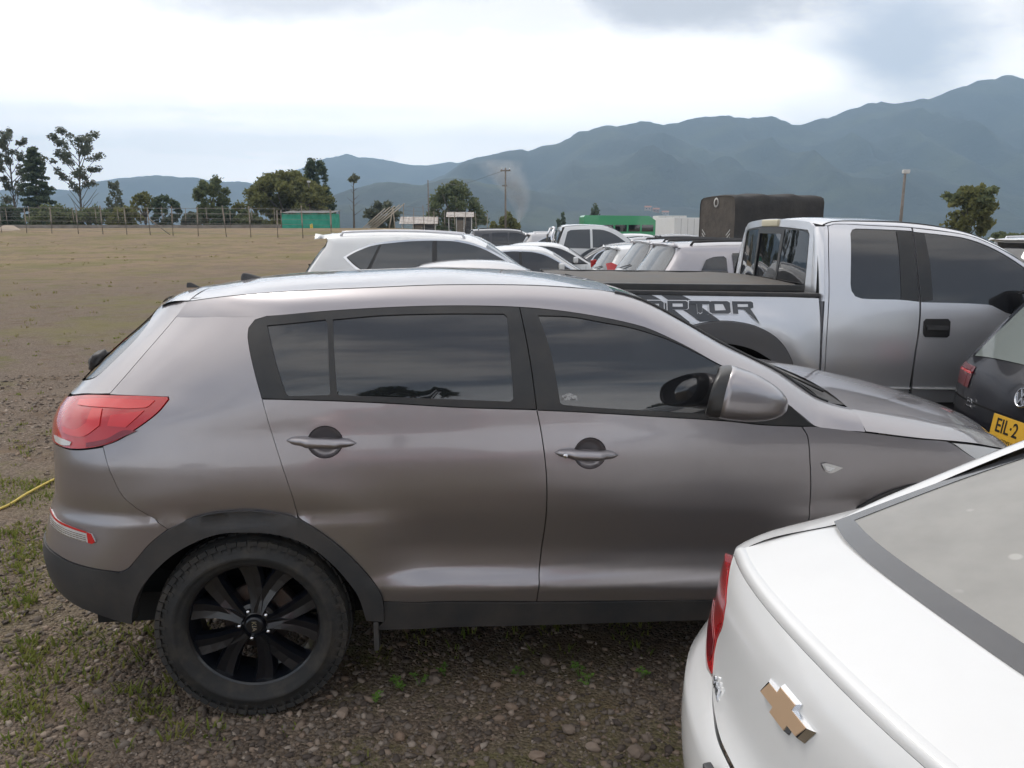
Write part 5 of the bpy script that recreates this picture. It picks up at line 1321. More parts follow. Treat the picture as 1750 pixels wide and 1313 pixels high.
make_box_truck(8.75, 46.0, 20, 'white box truck standing directly left of the army truck', 1.5, 1.7)
make_box_truck(13.2, 74.0, 4, 'white truck with square body right of the green bus', 2.0, 2.6)
REFL_TREES = [(4.2, -72.0, 21.5, 11.5, 'umbrella', 'wide umbrella-crowned tree behind the photographer'), (44.0, -100.0, 6.5, 6.0, 'oval', 'dark tree behind the photographer, right of the umbrella tree'), (50.0, -102.0, 7.0, 6.0, 'oval', 'dark oval tree behind the photographer next to its twin'), (38.0, -100.0, 4.0, 5.0, 'bush', 'low dark thicket behind the photographer'), (-28.0, -110.0, 6.0, 12.0, 'oval', 'far dark tree behind the photographer on the left'), (70.0, -100.0, 5.0, 12.0, 'bush', 'spreading thicket behind the photographer, far right')]
HAZE = 3.2e-4
# ------------------------------------------------------------ ground
import numpy as np
def ground_material():
    m = bpy.data.materials.new('dirt_gravel_ground'); m.use_nodes = True
    nt = m.node_tree; N = nt.nodes; L = nt.links; b = N['Principled BSDF']; b.inputs['Roughness'].default_value = .95
    b.inputs['Specular IOR Level'].default_value = .2
    tc = N.new('ShaderNodeTexCoord')
    def noise(sc, det=8, ro=.6, off=0):
        mp = N.new('ShaderNodeMapping'); mp.inputs['Location'].default_value = (off, off * .7, 0); L.new(tc.outputs['Object'], mp.inputs[0])
        n = N.new('ShaderNodeTexNoise'); n.inputs['Scale'].default_value = sc; n.inputs['Detail'].default_value = det; n.inputs['Roughness'].default_value = ro
        L.new(mp.outputs[0], n.inputs['Vector']); return n.outputs['Fac']
    def mr(x, a, c, lo=0., hi=1.):
        r = N.new('ShaderNodeMapRange'); r.interpolation_type = 'SMOOTHSTEP'
        for k, v in (('From Min', a), ('From Max', c), ('To Min', lo), ('To Max', hi)): r.inputs[k].default_value = v
        L.new(x, r.inputs['Value']); return r.outputs[0]
    def mix(f, a, c):
        x = N.new('ShaderNodeMix'); x.data_type = 'RGBA'
        if isinstance(f, float): x.inputs['Factor'].default_value = f
        else: L.new(f, x.inputs['Factor'])
        for k, v in (('A', a), ('B', c)):
            if isinstance(v, tuple): x.inputs[k].default_value = (*v, 1)
            else: L.new(v, x.inputs[k])
        return x.outputs['Result']
    vo = N.new('ShaderNodeTexVoronoi'); vo.inputs['Scale'].default_value = 75; vo.inputs['Randomness'].default_value = 1.0; L.new(tc.outputs['Object'], vo.inputs['Vector'])
    sp = N.new('ShaderNodeSeparateColor'); L.new(vo.outputs['Color'], sp.inputs[0])
    peb = mix(sp.outputs[0], (.085, .066, .053), (.26, .205, .158))
    soil = mix(mr(noise(3.1), .35, .65), (.115, .080, .055), (.19, .136, .092))
    base = mix(mr(noise(2.2, 8, .65, 3), .32, .50), soil, peb)
    far = mix(mr(noise(.35, 9, .65, 9), .38, .66), (.255, .180, .122), (.175, .130, .090))
    straw = mix(mr(noise(1.4, 9, .7, 5), .45, .62), far, (.255, .198, .105))
    sep = N.new('ShaderNodeSeparateXYZ'); L.new(tc.outputs['Object'], sep.inputs[0])
    rr = N.new('ShaderNodeVectorMath'); rr.operation = 'LENGTH'; L.new(tc.outputs['Object'], rr.inputs[0])
    nj = noise(.22, 6, .6, 2)
    ad = N.new('ShaderNodeMath'); ad.operation = 'MULTIPLY_ADD'; L.new(nj, ad.inputs[0]); ad.inputs[1].default_value = 14; L.new(rr.outputs['Value'], ad.inputs[2])
    col = mix(mr(ad.outputs[0], 24, 52, 0., 1.), mix(.15, base, soil), straw)
    grn = mr(noise(.16, 9, .7, 21), .47, .62, 0., .8)
    col = mix(grn, col, (.175, .155, .062))
    gr2 = mr(noise(.9, 10, .75, 31), .52, .64, 0., .7)
    col = mix(gr2, col, (.135, .130, .045))
    # beyond the lot the valley floor is pasture and woods
    fdist = mr(sep.outputs['Y'], 90, 140)
    col = mix(fdist, col, mix(mr(noise(.01, 6, .6, 4), .4, .6), (.05, .07, .03), (.12, .13, .06)))
    L.new(col, b.inputs['Base Color'])
    bp = N.new('ShaderNodeBump'); bp.inputs['Strength'].default_value = .9; bp.inputs['Distance'].default_value = .025
    h = N.new('ShaderNodeMath'); h.operation = 'MULTIPLY_ADD'; L.new(vo.outputs['Distance'], h.inputs[0]); h.inputs[1].default_value = -.6; L.new(noise(9, 9, .7, 7), h.inputs[2])
    L.new(h.outputs[0], bp.inputs['Height']); L.new(bp.outputs[0], b.inputs['Normal'])
    return m
def make_ground():
    xs = sorted(set([round(s * v, 3) for s in (-1, 1) for v in [i * .5 for i in range(0, 25)] + [13 * 1.28 ** i for i in range(0, 26)]]))
    ys = sorted(set([-2900, -1500, -600, -200, -80, -40, -20, -10] + [-5 + i * .5 for i in range(0, 50)] + [20 + i * 2.0 for i in range(0, 50)] + [122 * 1.25 ** i for i in range(0, 18)]))
    V = []; Fc = []
    for y in ys:
        for x in xs:
            z = ground_z(x, y)
            r = math.hypot(x, y - 2)
            if r > 9: z += .05 * mnoise.noise(Vector((x * .2, y * .2, 0))) * min(1, (r - 9) / 12)
            V.append((x, y, z))
    n = len(xs)
    for j in range(len(ys) - 1):
        for i in range(n - 1): Fc.append((j * n + i, j * n + i + 1, (j + 1) * n + i + 1, (j + 1) * n + i))
    tag(mesh_obj('ground', V, Fc, ground_material()), kind='structure')
make_ground()
def tone_mat(name, cols, attr='tone', rough=.9, trans=0.0):
    m = bpy.data.materials.new(name); m.use_nodes = True; nt = m.node_tree; N = nt.nodes; L = nt.links; b = N['Principled BSDF']
    b.inputs['Roughness'].default_value = rough; b.inputs['Specular IOR Level'].default_value = .25
    a = N.new('ShaderNodeAttribute'); a.attribute_name = attr; r = N.new('ShaderNodeValToRGB'); cr = r.color_ramp
    while len(cr.elements) < len(cols): cr.elements.new(.5)
    for i, c in enumerate(cols): cr.elements[i].position = i / (len(cols) - 1); cr.elements[i].color = (*c, 1)
    L.new(a.outputs['Fac'], r.inputs[0]); L.new(r.outputs[0], b.inputs['Base Color'])
    if trans:
        t = N.new('ShaderNodeBsdfTranslucent'); L.new(r.outputs[0], t.inputs[0]); mx = N.new('ShaderNodeMixShader'); mx.inputs[0].default_value = trans
        out = N['Material Output']; L.new(b.outputs[0], mx.inputs[1]); L.new(t.outputs[0], mx.inputs[2]); L.new(mx.outputs[0], out.inputs[0])
    return m
def np_mesh(name, V, Fc, tone, material, smooth=False):
    """V (n,3), Fc (m,k) arrays; tone per vertex"""
    me = bpy.data.meshes.new(name); n = len(V); m, k = Fc.shape
    me.vertices.add(n); me.vertices.foreach_set('co', V.astype(np.float32).ravel())
    me.loops.add(m * k); me.loops.foreach_set('vertex_index', Fc.astype(np.int32).ravel())
    me.polygons.add(m); me.polygons.foreach_set('loop_start', np.arange(0, m * k, k, dtype=np.int32)); me.polygons.foreach_set('loop_total', np.full(m, k, dtype=np.int32))
    if smooth: me.polygons.foreach_set('use_smooth', np.ones(m, dtype=bool))
    me.update(calc_edges=True)
    if tone is not None:
        at = me.attributes.new('tone', 'FLOAT', 'POINT'); at.data.foreach_set('value', tone.astype(np.float32))
    me.materials.append(material); return me
rng = np.random.default_rng(5)
STONE_COLS = [(.080, .064, .054), (.14, .112, .09), (.185, .155, .13), (.23, .165, .12), (.32, .27, .225)]
M_STONE = tone_mat('stone', STONE_COLS)
def ico():
    t = (1 + 5 ** .5) / 2
    v = np.array([(-1, t, 0), (1, t, 0), (-1, -t, 0), (1, -t, 0), (0, -1, t), (0, 1, t), (0, -1, -t), (0, 1, -t), (t, 0, -1), (t, 0, 1), (-t, 0, -1), (-t, 0, 1)], float) / math.sqrt(1 + t * t)
    f = np.array([(0, 11, 5), (0, 5, 1), (0, 1, 7), (0, 7, 10), (0, 10, 11), (1, 5, 9), (5, 11, 4), (11, 10, 2), (10, 7, 6), (7, 1, 8), (3, 9, 4), (3, 4, 2), (3, 2, 6), (3, 6, 8), (3, 8, 9), (4, 9, 5), (2, 4, 11), (6, 2, 10), (8, 6, 7), (9, 8, 1)])
    return v, f
def make_gravel(n=64000):
    iv, jf = ico()
    # denser close to the camera, thinning with distance
    u = rng.random(n); y = 1.25 + 8.5 * u ** 2.0; x = (rng.random(n) * 2 - 1) * (.75 * y + .4) - .2
    keep = np.array([mnoise.noise(Vector((a * .9, b * .9, 3))) + .35 * mnoise.noise(Vector((a * 3, b * 3, 1))) > -.28 + rng.random() * .25 for a, b in zip(x, y)])
    x, y = x[keep], y[keep]; n = len(x)
    r = .004 + .011 * rng.random(n) ** 3.4; r = r * (1 + .05 * y)
    sc = np.stack([r * (1 + .7 * rng.random(n)), r * (.8 + .5 * rng.random(n)), r * (.45 + .4 * rng.random(n))], 1)
    th = rng.random(n) * 6.28; c, s = np.cos(th), np.sin(th)
    P = iv[None] * (1 + .42 * (rng.random((n, 12, 1)) - .5) * 2) * sc[:, None, :]
    tl = (rng.random(n) - .5) * .9
    P2 = np.empty_like(P); P2[..., 0] = P[..., 0] * c[:, None] - P[..., 1] * s[:, None]; P2[..., 1] = P[..., 0] * s[:, None] + P[..., 1] * c[:, None]; P2[..., 2] = P[..., 2] + P[..., 0] * tl[:, None]
    g = np.array([ground_z(a, b) for a, b in zip(x, y)])
    P2 += np.stack([x, y, g + r * .12], 1)[:, None, :]
    F_ = (jf[None] + (np.arange(n) * 12)[:, None, None]).reshape(-1, 3)
    tone = np.repeat(rng.random(n) ** 1.2, 12)
    o = obj('gravel', np_mesh('gravel', P2.reshape(-1, 3), F_, tone, M_STONE)); tag(o, 'loose brown and grey gravel strewn over the lot', 'gravel', kind='stuff')
make_gravel()
def make_stones():
    iv, jf = ico()
    spots = [(-.65, 2.72, .026, .85, 'tan rounded stone lying just right of the rear tyre'), (.15, 3.09, .030, .62, 'reddish square-edged stone under the grey SUV sill'), (-.32, 2.95, .024, .55, 'brown wedge-shaped stone among clover weeds'), (-.41, 2.58, .022, .75, 'buff oval stone on bare gravel'), (-.29, 2.5, .022, .6, 'rusty flat stone on bare gravel'), (0, 2.76, .022, .7, 'grey tilted stone below the SUV sill'), (.29, 2.52, .024, .85, 'pale rounded stone near the white car'), (.21, 2.62, .025, .6, 'brown lumpy stone on the gravel strip'), (.09, 2.47, .026, .8, 'flat grey-green stone on the gravel strip'), (.44, 2.49, .028, .62, 'broad brown stone beside the white bumper')]
    for x, y, r, t, lab in spots:
        V = []
        bm = bmesh.new(); bmesh.ops.create_icosphere(bm, subdivisions=2, radius=r)
        sd_ = rng.random(3) * 9
        for v in bm.verts:
            k = 1 + .30 * mnoise.noise(v.co / r * 1.1 + Vector(sd_)); v.co = Vector((v.co.x * 1.2 * k, v.co.y * .9 * k, v.co.z * .7 * k))
        me = bpy.data.meshes.new('stone'); bm.to_mesh(me); bm.free()
        at = me.attributes.new('tone', 'FLOAT', 'POINT'); at.data.foreach_set('value', [t] * len(me.vertices)); me.materials.append(M_STONE)
        o = obj('stone', me, None, (x, y, r * .4), (0, 0, rng.random() * 6)); tag(o, lab, 'stone', 'larger stones lying on the gravel')
make_stones()
GRASS_COLS = [(.26, .21, .10), (.22, .21, .06), (.17, .20, .04), (.11, .16, .03)]
M_GRASS = tone_mat('grass_blades', GRASS_COLS, trans=.35)
def blades(tufts, name, label):
    V = []; Fc = []; T = []
    for (x, y, r, h, nb, tn) in tufts:
        g = ground_z(x, y)
        for _ in range(nb):
            a = rng.random() * 6.28; d = r * math.sqrt(rng.random()); bx, by = x + d * math.cos(a), y + d * math.sin(a)
            hh = h * (.5 + .7 * rng.random()); ln = a + rng.normal() * .8; le = hh * (.25 + .7 * rng.random())
            w = .0022 + .0016 * rng.random(); w *= 1 + y * .12
            px, py = -math.sin(ln) * w, math.cos(ln) * w; k = len(V); tone = min(1, max(0, tn + rng.normal() * .18))
            for t, ww in ((0, 1), (.4, .9), (.75, .6)):
                cx = bx + math.cos(ln) * le * t * t; cy = by + math.sin(ln) * le * t * t; cz = g - .004 + hh * t * (1 - .25 * t)
                V.append((cx - px * ww, cy - py * ww, cz)); V.append((cx + px * ww, cy + py * ww, cz))
            V.append((bx + math.cos(ln) * le, by + math.sin(ln) * le, g + hh * .72))
            Fc += [(k, k + 1, k + 3), (k, k + 3, k + 2), (k + 2, k + 3, k + 5), (k + 2, k + 5, k + 4), (k + 4, k + 5, k + 6)]; T += [tone] * 7
    o = obj(name, np_mesh(name, np.array(V), np.array(Fc), np.array(T), M_GRASS)); tag(o, label, 'grass', kind='stuff')
def make_grass():
    tufts = []
    for (x, y) in [(-2.31, 3.68), (-2.02, 3.36), (-2.12, 3.2), (-2.16, 3.11), (-2.08, 2.93), (-1.44, 2.85), (-1.23, 2.54), (-1.81, 3.2), (-1.91, 2.97), (-1.77, 3.47), (-1.86, 2.66), (-.41, 3.3), (-2.55, 3.78), (-2.48, 3.53), (-2.9, 4.3), (-2.75, 4.0), (-3.1, 4.6), (-1.62, 3.0), (-1.52, 3.25), (-1.5, 2.75), (-2.3, 4.0), (.1, 3.35), (.5, 3.4)]:
        for _ in range(7):
            tufts.append((x + rng.normal() * .11, y + rng.normal() * .10, .05, .035 + .03 * rng.random(), 11, .45 + .3 * rng.random()))
    for _ in range(700):
        y = 2.2 + 3.4 * rng.random(); x = -.62 * y - .1 + rng.normal() * .35
        if mnoise.noise(Vector((x * 1.3, y * 1.3, 5))) < -.12: continue
        tufts.append((x, y, .05, .022 + .03 * rng.random(), 8, .35 + .45 * rng.random()))
    for _ in range(1500):
        y = 1.6 + 12 * rng.random() ** 1.4; x = (rng.random() * 2 - 1) * (.72 * y)
        v = mnoise.noise(Vector((x * .55 + 4, y * .55, 2)))
        if v < .05 + (.25 if x > -1.3 else 0): continue
        tufts.append((x, y, .03 + .03 * rng.random(), .02 + .03 * rng.random(), 9, .2 + .55 * rng.random()))
    for _ in range(350):
        y = 12 + 45 * rng.random() ** 1.2; x = -y * (.05 + .7 * rng.random())
        v = mnoise.noise(Vector((x * .12 + 4, y * .12, 7)))
        if v < -.05: continue
        tufts.append((x, y, .12, .05 + .05 * rng.random(), 6, .0 + .3 * rng.random()))
    blades(tufts, 'grass', 'short green and straw-coloured grass growing through the gravel')
make_grass()
M_LEAFLET = mat('clover_leaf', (.11, .22, .03), .6)
def make_weeds():
    for i, (x, y) in enumerate([(-.47, 2.92), (-.44, 2.88), (-.38, 2.92), (-.28, 2.99), (-.54, 2.8), (.03, 2.99), (.28, 2.99), (.31, 2.92), (.54, 2.97)]):
        r = empty('weed_plant', (x, y, 0), rng.random() * 6, 'small bright green clover-like weed sprouting beneath the grey SUV sill', 'plant', 'clover weeds under the SUV')
        st = []; Vl = []; Fl = []; Vs = []; Fs = []
        for k in range(5):
            a = rng.random() * 6.28; h = .018 + .03 * rng.random(); d = .012 + .02 * rng.random()
            tip = Vector((d * math.cos(a), d * math.sin(a), h)); v, f = tube([Vector((0, 0, -.004)), tip * .5 + Vector((0, 0, .004)), tip], .0011, 4); b0 = len(Vs); Vs += v; Fs += [tuple(q + b0 for q in ff) for ff in f]
            for j in range(3):
                an = a + j * 2.09; c = Vector((math.cos(an), math.sin(an), .25)); s = .010 + .005 * rng.random(); p = Vector((-math.sin(an), math.cos(an), 0))
                b0 = len(Vl); Vl += [tip, tip + c * s * .6 + p * s * .5, tip + c * s * 1.15 + p * s * .2, tip + c * s * 1.15 - p * s * .2, tip + c * s * .6 - p * s * .5]; Fl.append(tuple(range(b0, b0 + 5)))
        mesh_obj('stem', Vs, Fs, M_LEAFLET, r); mesh_obj('leaves', Vl, Fl, M_LEAFLET, r, False)
make_weeds()
o = tube_obj('rope', smooth_poly([Vector((-3.75, 4.2, .02)), Vector((-3.39, 4.95, .012)), Vector((-3.38, 5.25, .02)), Vector((-3.36, 5.61, .02)), Vector((-3.2, 6.3, .012)), Vector((-2.6, 7.2, .01))], .1), .009, mat('yellow_rope', (.55, .42, .10), .8), None, 6)
tag(o, 'yellow rope stretched along the ground behind the grey SUV', 'rope')

# ------------------------------------------------------------ fence, shack, sheds, poles
M_WOOD = mat('weathered_wood', (.20, .165, .13), .9, var=(3, (.30, .25, .20), .4, .7), bump=(20, .4, .01))
M_WIRE = mat('fence_wire', (.22, .21, .20), .6, metal=.5)
def px2x(px, d): return (px - 875) / 1372 * d
def make_fence(pts, h, label, name='wire_fence', r=.065, strands=6, brace=()):
    x0, y0 = pts[0]; root = empty(name, (x0, y0, ground_z(x0, y0)), 0, label, 'fence')
    o0 = Vector(root.location)
    tops = []
    V, Fc = tube([Vector((0, 0, -.25)), Vector((.01, 0, h * .5)), Vector((0, 0, h))], [r * .85, r * .78, r * .7], 7); me = new_mesh('post', V, Fc, M_WOOD)
    for i, (x, y) in enumerate(pts):
        p = Vector((x, y, ground_z(x, y))) - o0; s = .9 + .2 * rng.random()
        o = obj('post', me, root, p, (rng.normal() * .02, rng.normal() * .025, rng.random() * 6)); o.scale = (1, 1, s); tops.append((p, h * s))
        if i in brace:
            tube_obj('brace', [p + Vector((0, 0, h * .6)), p + Vector((1.6, .2, .0))], r * .7, M_WOOD, root, 6)
    for k in range(strands):
        z = .25 + (h - .3) * k / (strands - 1)
        tube_obj('wire', [p + Vector((0, -.05, z)) for p, hh in tops], .010, M_WIRE, root, 4)
pts = []
for px in (-130, -85, -40, 2, 45, 88, 133, 175, 216, 256, 295, 338, 386, 428, 474, 517, 566):
    d = 72 - (px / 566) * 11.5; pts.append((px2x(px, d), d))
make_fence(pts, 2.25, 'timber post and barbed wire fence across the open field', brace=(9,))
pts = [(px2x(px, 87), 87) for px in range(-100, 480, 38)]
make_fence(pts, 2.2, 'thin post fence standing farther back before the hedge', r=.045, strands=4)
root = empty('low_wall', (px2x(200, 88.5), 88.5, ground_z(px2x(200, 88.5), 88.5)), 0, 'low pale kerb wall running along the far edge of the field', 'wall')
box_obj('wall_body', (0, 0, .12), (44, .25, .5), mat('pale_concrete', (.30, .27, .24), .9, var=(.8, (.22, .19, .16), .4, .6)), root)
box_obj('wall_cap', (0, 0, .39), (44.2, .32, .05), mat('pale_concrete_cap', (.36, .33, .30), .9), root)
def make_shack():
    d = 84.; x = px2x(532, d); z = ground_z(x, d)
    root = empty('tarpaulin_shack', (x, d, z), rad(-4), 'shack wrapped in green tarpaulin with a dark sheet roof', 'shack')
    tarp = mat('green_tarpaulin', (.02, .30, .20), .55, var=(1.5, (.05, .40, .29), .4, .7))
    W, D_, H = 5.2, 3.0, 1.55
    V = []; Fc = []; n = 30
    for side, (ax, ay, bx, by) in enumerate(((-W / 2, -D_ / 2, W / 2, -D_ / 2), (W / 2, -D_ / 2, W / 2, D_ / 2), (-W / 2, D_ / 2, -W / 2, -D_ / 2))):
        b0 = len(V)
        for i in range(n + 1):
            t = i / n
            for j in range(6):
                u = j / 5; wv = .07 * math.sin(t * 40 + side) * (1 - abs(2 * u - 1)) + .06 * mnoise.noise(Vector((t * 9, u * 3, side)))
                nx, ny = (by - ay), -(bx - ax); ln = math.hypot(nx, ny)
                sag = .10 * abs(math.sin(t * math.pi * 3)) * u
                V.append((ax + (bx - ax) * t + nx / ln * wv, ay + (by - ay) * t + ny / ln * wv, H * u - sag))
        for i in range(n):
            for j in range(5): Fc.append((b0 + i * 6 + j, b0 + (i + 1) * 6 + j, b0 + (i + 1) * 6 + j + 1, b0 + i * 6 + j + 1))
    mesh_obj('tarpaulin_wall', V, Fc, tarp, root)
    roof = mat('dark_sheet_roof', (.05, .05, .05), .7, var=(2, (.09, .085, .08), .4, .6))
    V = []; Fc = []
    for i in range(13):
        for j in range(5):
            V.append((-W / 2 - .2 + (W + .4) * i / 12, -D_ / 2 - .25 + (D_ + .5) * j / 4, H - .02 + .30 * j / 4 + .04 * mnoise.noise(Vector((i * .7, j, 0))) + .02 * (i % 2)))
    for i in range(12):
        for j in range(4): Fc.append((i * 5 + j, (i + 1) * 5 + j, (i + 1) * 5 + j + 1, i * 5 + j + 1))
    mesh_obj('roof', V, Fc, roof, root)
    for sx in (-1, 1):
        for sy in (-1, 1): tube_obj('corner_post', [(sx * W / 2, sy * D_ / 2, -.2), (sx * W / 2, sy * D_ / 2, H + .25)], .06, M_WOOD, root, 6)
    bk = empty('jerry_can', (x + .55, d - 2.1, ground_z(x, d - 2)), 0, 'yellow plastic can standing before the green shack', 'can')
    ym = mat('yellow_plastic', (.75, .55, .08), .5)
    box_obj('can_body', (0, 0, .2), (.28, .2, .4), ym, bk, bevel=.04); box_obj('can_neck', (.06, 0, .43), (.09, .09, .08), ym, bk, bevel=.02)
make_shack()
def make_shed(px0, px1, d, zt, ztop, label, walls=True):
    x0, x1 = px2x(px0, d), px2x(px1, d); cx = (x0 + x1) / 2; g = ground_z(cx, d); W = x1 - x0
    root = empty('tin_roof_shed', (cx, d, g), rad(3), label, 'shed')
    tin = mat('grey_tin_roof', (.36, .33, .31), .6, metal=.2, var=(2.5, (.26, .22, .19), .4, .65))
    wall = mat('dark_plank_wall', (.06, .06, .065), .85, var=(2, (.10, .10, .10), .4, .6))
    ze, zr = zt - g, ztop - g; D_ = 4.0
    n = 24; V = []; Fc = []
    for sgn in (-1, 1):
        b0 = len(V)
        for i in range(n + 1):
            for j in range(2): V.append((-W / 2 - .3 + (W + .6) * i / n, sgn * (D_ / 2 + .4) * (1 - j), ze + (zr - ze) * j + (.03 if i % 2 else 0)))
        for i in range(n): Fc.append((b0 + i * 2, b0 + i * 2 + 2, b0 + i * 2 + 3, b0 + i * 2 + 1))
    mesh_obj('roof', V, Fc, tin, root, False)
    if walls:
        box_obj('wall', (W * .15, 0, ze / 2), (W * .68, D_ * .9, ze), wall, root)
        dr = box_obj('door', (W * .0, -D_ * .46, ze * .42), (.9, .06, ze * .84), M_WOOD, root); box_obj('handle', (.35, -.05, 0), (.06, .05, .06), M_CHROME, dr)
    for i in range(4):
        x = -W / 2 + W * i / 3; tube_obj('post', [(x, -D_ / 2, -.2), (x, -D_ / 2, ze)], .07, mat('white_post', (.6, .58, .55), .8), root, 6)
make_shed(690, 745, 92, 2.2, 3.0, 'small shed with a pale tin roof and white posts')
make_shed(768, 806, 96, 3.0, 3.6, 'taller tin-roofed hut behind the razor wire')
pts = [(px2x(px, 80), 80 - (px - 690) * .02) for px in range(690, 850, 18)]
make_fence(pts, 2.2, 'pale post fence with razor wire in front of the tin-roofed sheds', r=.05, strands=6)
def make_pole_pile():
    d = 82.; x = px2x(655, d); root = empty('pole_pile', (x, d, ground_z(x, d)), 0, 'pile of long pale poles leaning against a trestle', 'poles')
    pm = mat('pale_pole', (.42, .37, .30), .85)
    for i in range(5): tube_obj('pole', [(-2.2 + i * .35, -.2 * i, -.1), (.2 + i * .5, .3, 2.0 + .12 * i)], .06, pm, root, 6)
    tube_obj('trestle', [(1.2, 0, 0), (1.0, .3, 2.0)], .07, pm, root, 6); tube_obj('trestle', [(.6, 0, 0), (1.0, .3, 2.0)], .07, pm, root, 6)
make_pole_pile()
def make_sand():
    d = 76.; x = px2x(14, d); V = [(0, 0, .48)]; Fc = []; n = 20
    for r_, h_ in ((.45, .4), (.8, .18), (1.2, -.05)):
        for i in range(n):
            a = 2 * math.pi * i / n; k = 1 + .15 * mnoise.noise(Vector((math.cos(a) * 2, math.sin(a) * 2, r_))); V.append((r_ * k * math.cos(a), r_ * k * math.sin(a) * .8, h_ * k))
    for i in range(n): Fc.append((0, 1 + i, 1 + (i + 1) % n))
    for q in range(2):
        for i in range(n): Fc.append((1 + q * n + i, 1 + (q + 1) * n + i, 1 + (q + 1) * n + (i + 1) % n, 1 + q * n + (i + 1) % n))
    o = mesh_obj('sand_pile', V, Fc, mat('pale_sand', (.42, .34, .27), .95, bump=(8, .4, .05))); o.location = (x, d, ground_z(x, d)); tag(o, 'small pale sand heap behind the timber fence', 'sand pile')
make_sand()
def make_pole(px, d, top_z, label, arm=True, lamp=False, lean=0):
    x = px2x(px, d); g = ground_z(x, d); root = empty('utility_pole', (x, d, g), 0, label, 'pole'); root.rotation_euler = (0, rad(lean), 0)
    con = mat('weathered_concrete', (.23, .20, .18), .9, var=(2, (.16, .14, .12), .4, .6))
    h = top_z - g; tube_obj('shaft', [(0, 0, -.5), (0, 0, h)], [.12, .075], con, root, 10)
    if arm:
        box_obj('cross_arm', (0, 0, h - .25), (1.0, .10, .12), con, root); box_obj('cross_arm', (-.1, 0, h - 1.7), (.5, .08, .1), con, root)
        for s in (-.4, 0, .4): tube_obj('insulator', [(s, 0, h - .2), (s, 0, h + .02)], .045, M_CHROME, root, 6)
    if lamp:
        l = box_obj('lamp_head', (.05, 0, h + .05), (.42, .26, .22), mat('lamp_housing', (.6, .6, .6), .5), root, bevel=.04); box_obj('lamp_lens', (0, 0, -.12), (.34, .2, .03), M_CLEAR, l)
    return Vector((x, d, top_z))
a = make_pole(864, 80, 1.84 + 98 * 80 / 1372, 'concrete utility pole with cross arms beside the smoke')
b = make_pole(733, 112, 1.84 + 78 * 112 / 1372, 'bare slim utility pole left of the round tree', arm=False)
c = make_pole(1538, 52, 1.84 + 91 * 52 / 1372, 'wooden pole carrying a small floodlight against the mountain', arm=False, lamp=True)
make_pole(531, 106, 1.84 + 75 * 106 / 1372, 'slim lamp pole in front of the broad rounded tree', arm=False, lamp=True)
o = tube_obj('power_line', [a + Vector((0, 0, -.2)), (a + b) / 2 + Vector((0, 0, -1.2)), b + Vector((0, 0, -.1))], .012, M_TRIM, None, 4); tag(o, 'thin sagging power line strung between the two utility poles', 'wire')

# ------------------------------------------------------------ trees
def leaf_mesh(name, clumps, n, size, material, flat=.0, droop=0.):
    """many small leaf faces scattered through ellipsoid clumps"""
    vol = np.array([c[3] * c[4] * c[5] for c in clumps]) ** .67; k = rng.choice(len(clumps), n, p=vol / vol.sum()); C = np.array(clumps)[k]
    d = rng.normal(size=(n, 3)); d /= np.linalg.norm(d, axis=1)[:, None]; r = rng.random(n) ** .42
    P = C[:, :3] + d * C[:, 3:6] * r[:, None] * (1 + .16 * rng.normal(size=n))[:, None]
    a = rng.normal(size=(n, 3)); a[:, 2] *= (1 - flat); a /= np.linalg.norm(a, axis=1)[:, None]
    b = rng.normal(size=(n, 3)); b -= (b * a).sum(1)[:, None] * a; b[:, 2] *= (1 - flat); b /= np.linalg.norm(b, axis=1)[:, None]
    s = size * (.6 + .8 * rng.random(n)); a *= s[:, None]; b *= (s * .55)[:, None]
    V = np.stack([P - a, P + b, P + a, P - b], 1).reshape(-1, 3)
    tone = np.clip(.5 + .25 * rng.normal(size=n) + .2 * (rng.random(len(clumps))[k] - .5), 0, 1)
    return np_mesh(name, V, np.arange(n * 4).reshape(-1, 4), np.repeat(tone, 4), material)
LEAF = {
    'dark': tone_mat('dark_green_leaves', [(.060, .085, .058), (.098, .128, .076), (.14, .165, .092)], trans=.45),
    'mid': tone_mat('mid_green_leaves', [(.10, .125, .066), (.15, .175, .084), (.20, .215, .105)], trans=.45),
    'yel': tone_mat('yellow_green_leaves', [(.115, .125, .050), (.175, .18, .068), (.23, .225, .095)], trans=.45),
    'grey': tone_mat('grey_green_leaves', [(.095, .11, .082), (.135, .15, .105), (.18, .19, .13)], trans=.45),
}
M_BARK = mat('bark', (.10, .085, .07), .95, var=(3, (.16, .14, .12), .4, .7), bump=(12, .5, .03))
def limb(root, p0, p1, r0, r1, name='branch', k=4, wob=.12):
    p0, p1 = Vector(p0), Vector(p1); L = (p1 - p0).length; pts = []
    for i in range(k + 1):
        t = i / k; w = Vector((mnoise.noise(Vector((p1.x + t * 3, p1.y, 1))), mnoise.noise(Vector((p1.x, p1.y + t * 3, 5))), 0)) * wob * L * math.sin(t * math.pi)
        pts.append(p0.lerp(p1, t) + w)
    return tube_obj(name, pts, [r0 + (r1 - r0) * i / k for i in range(k + 1)], M_BARK, root, 7)
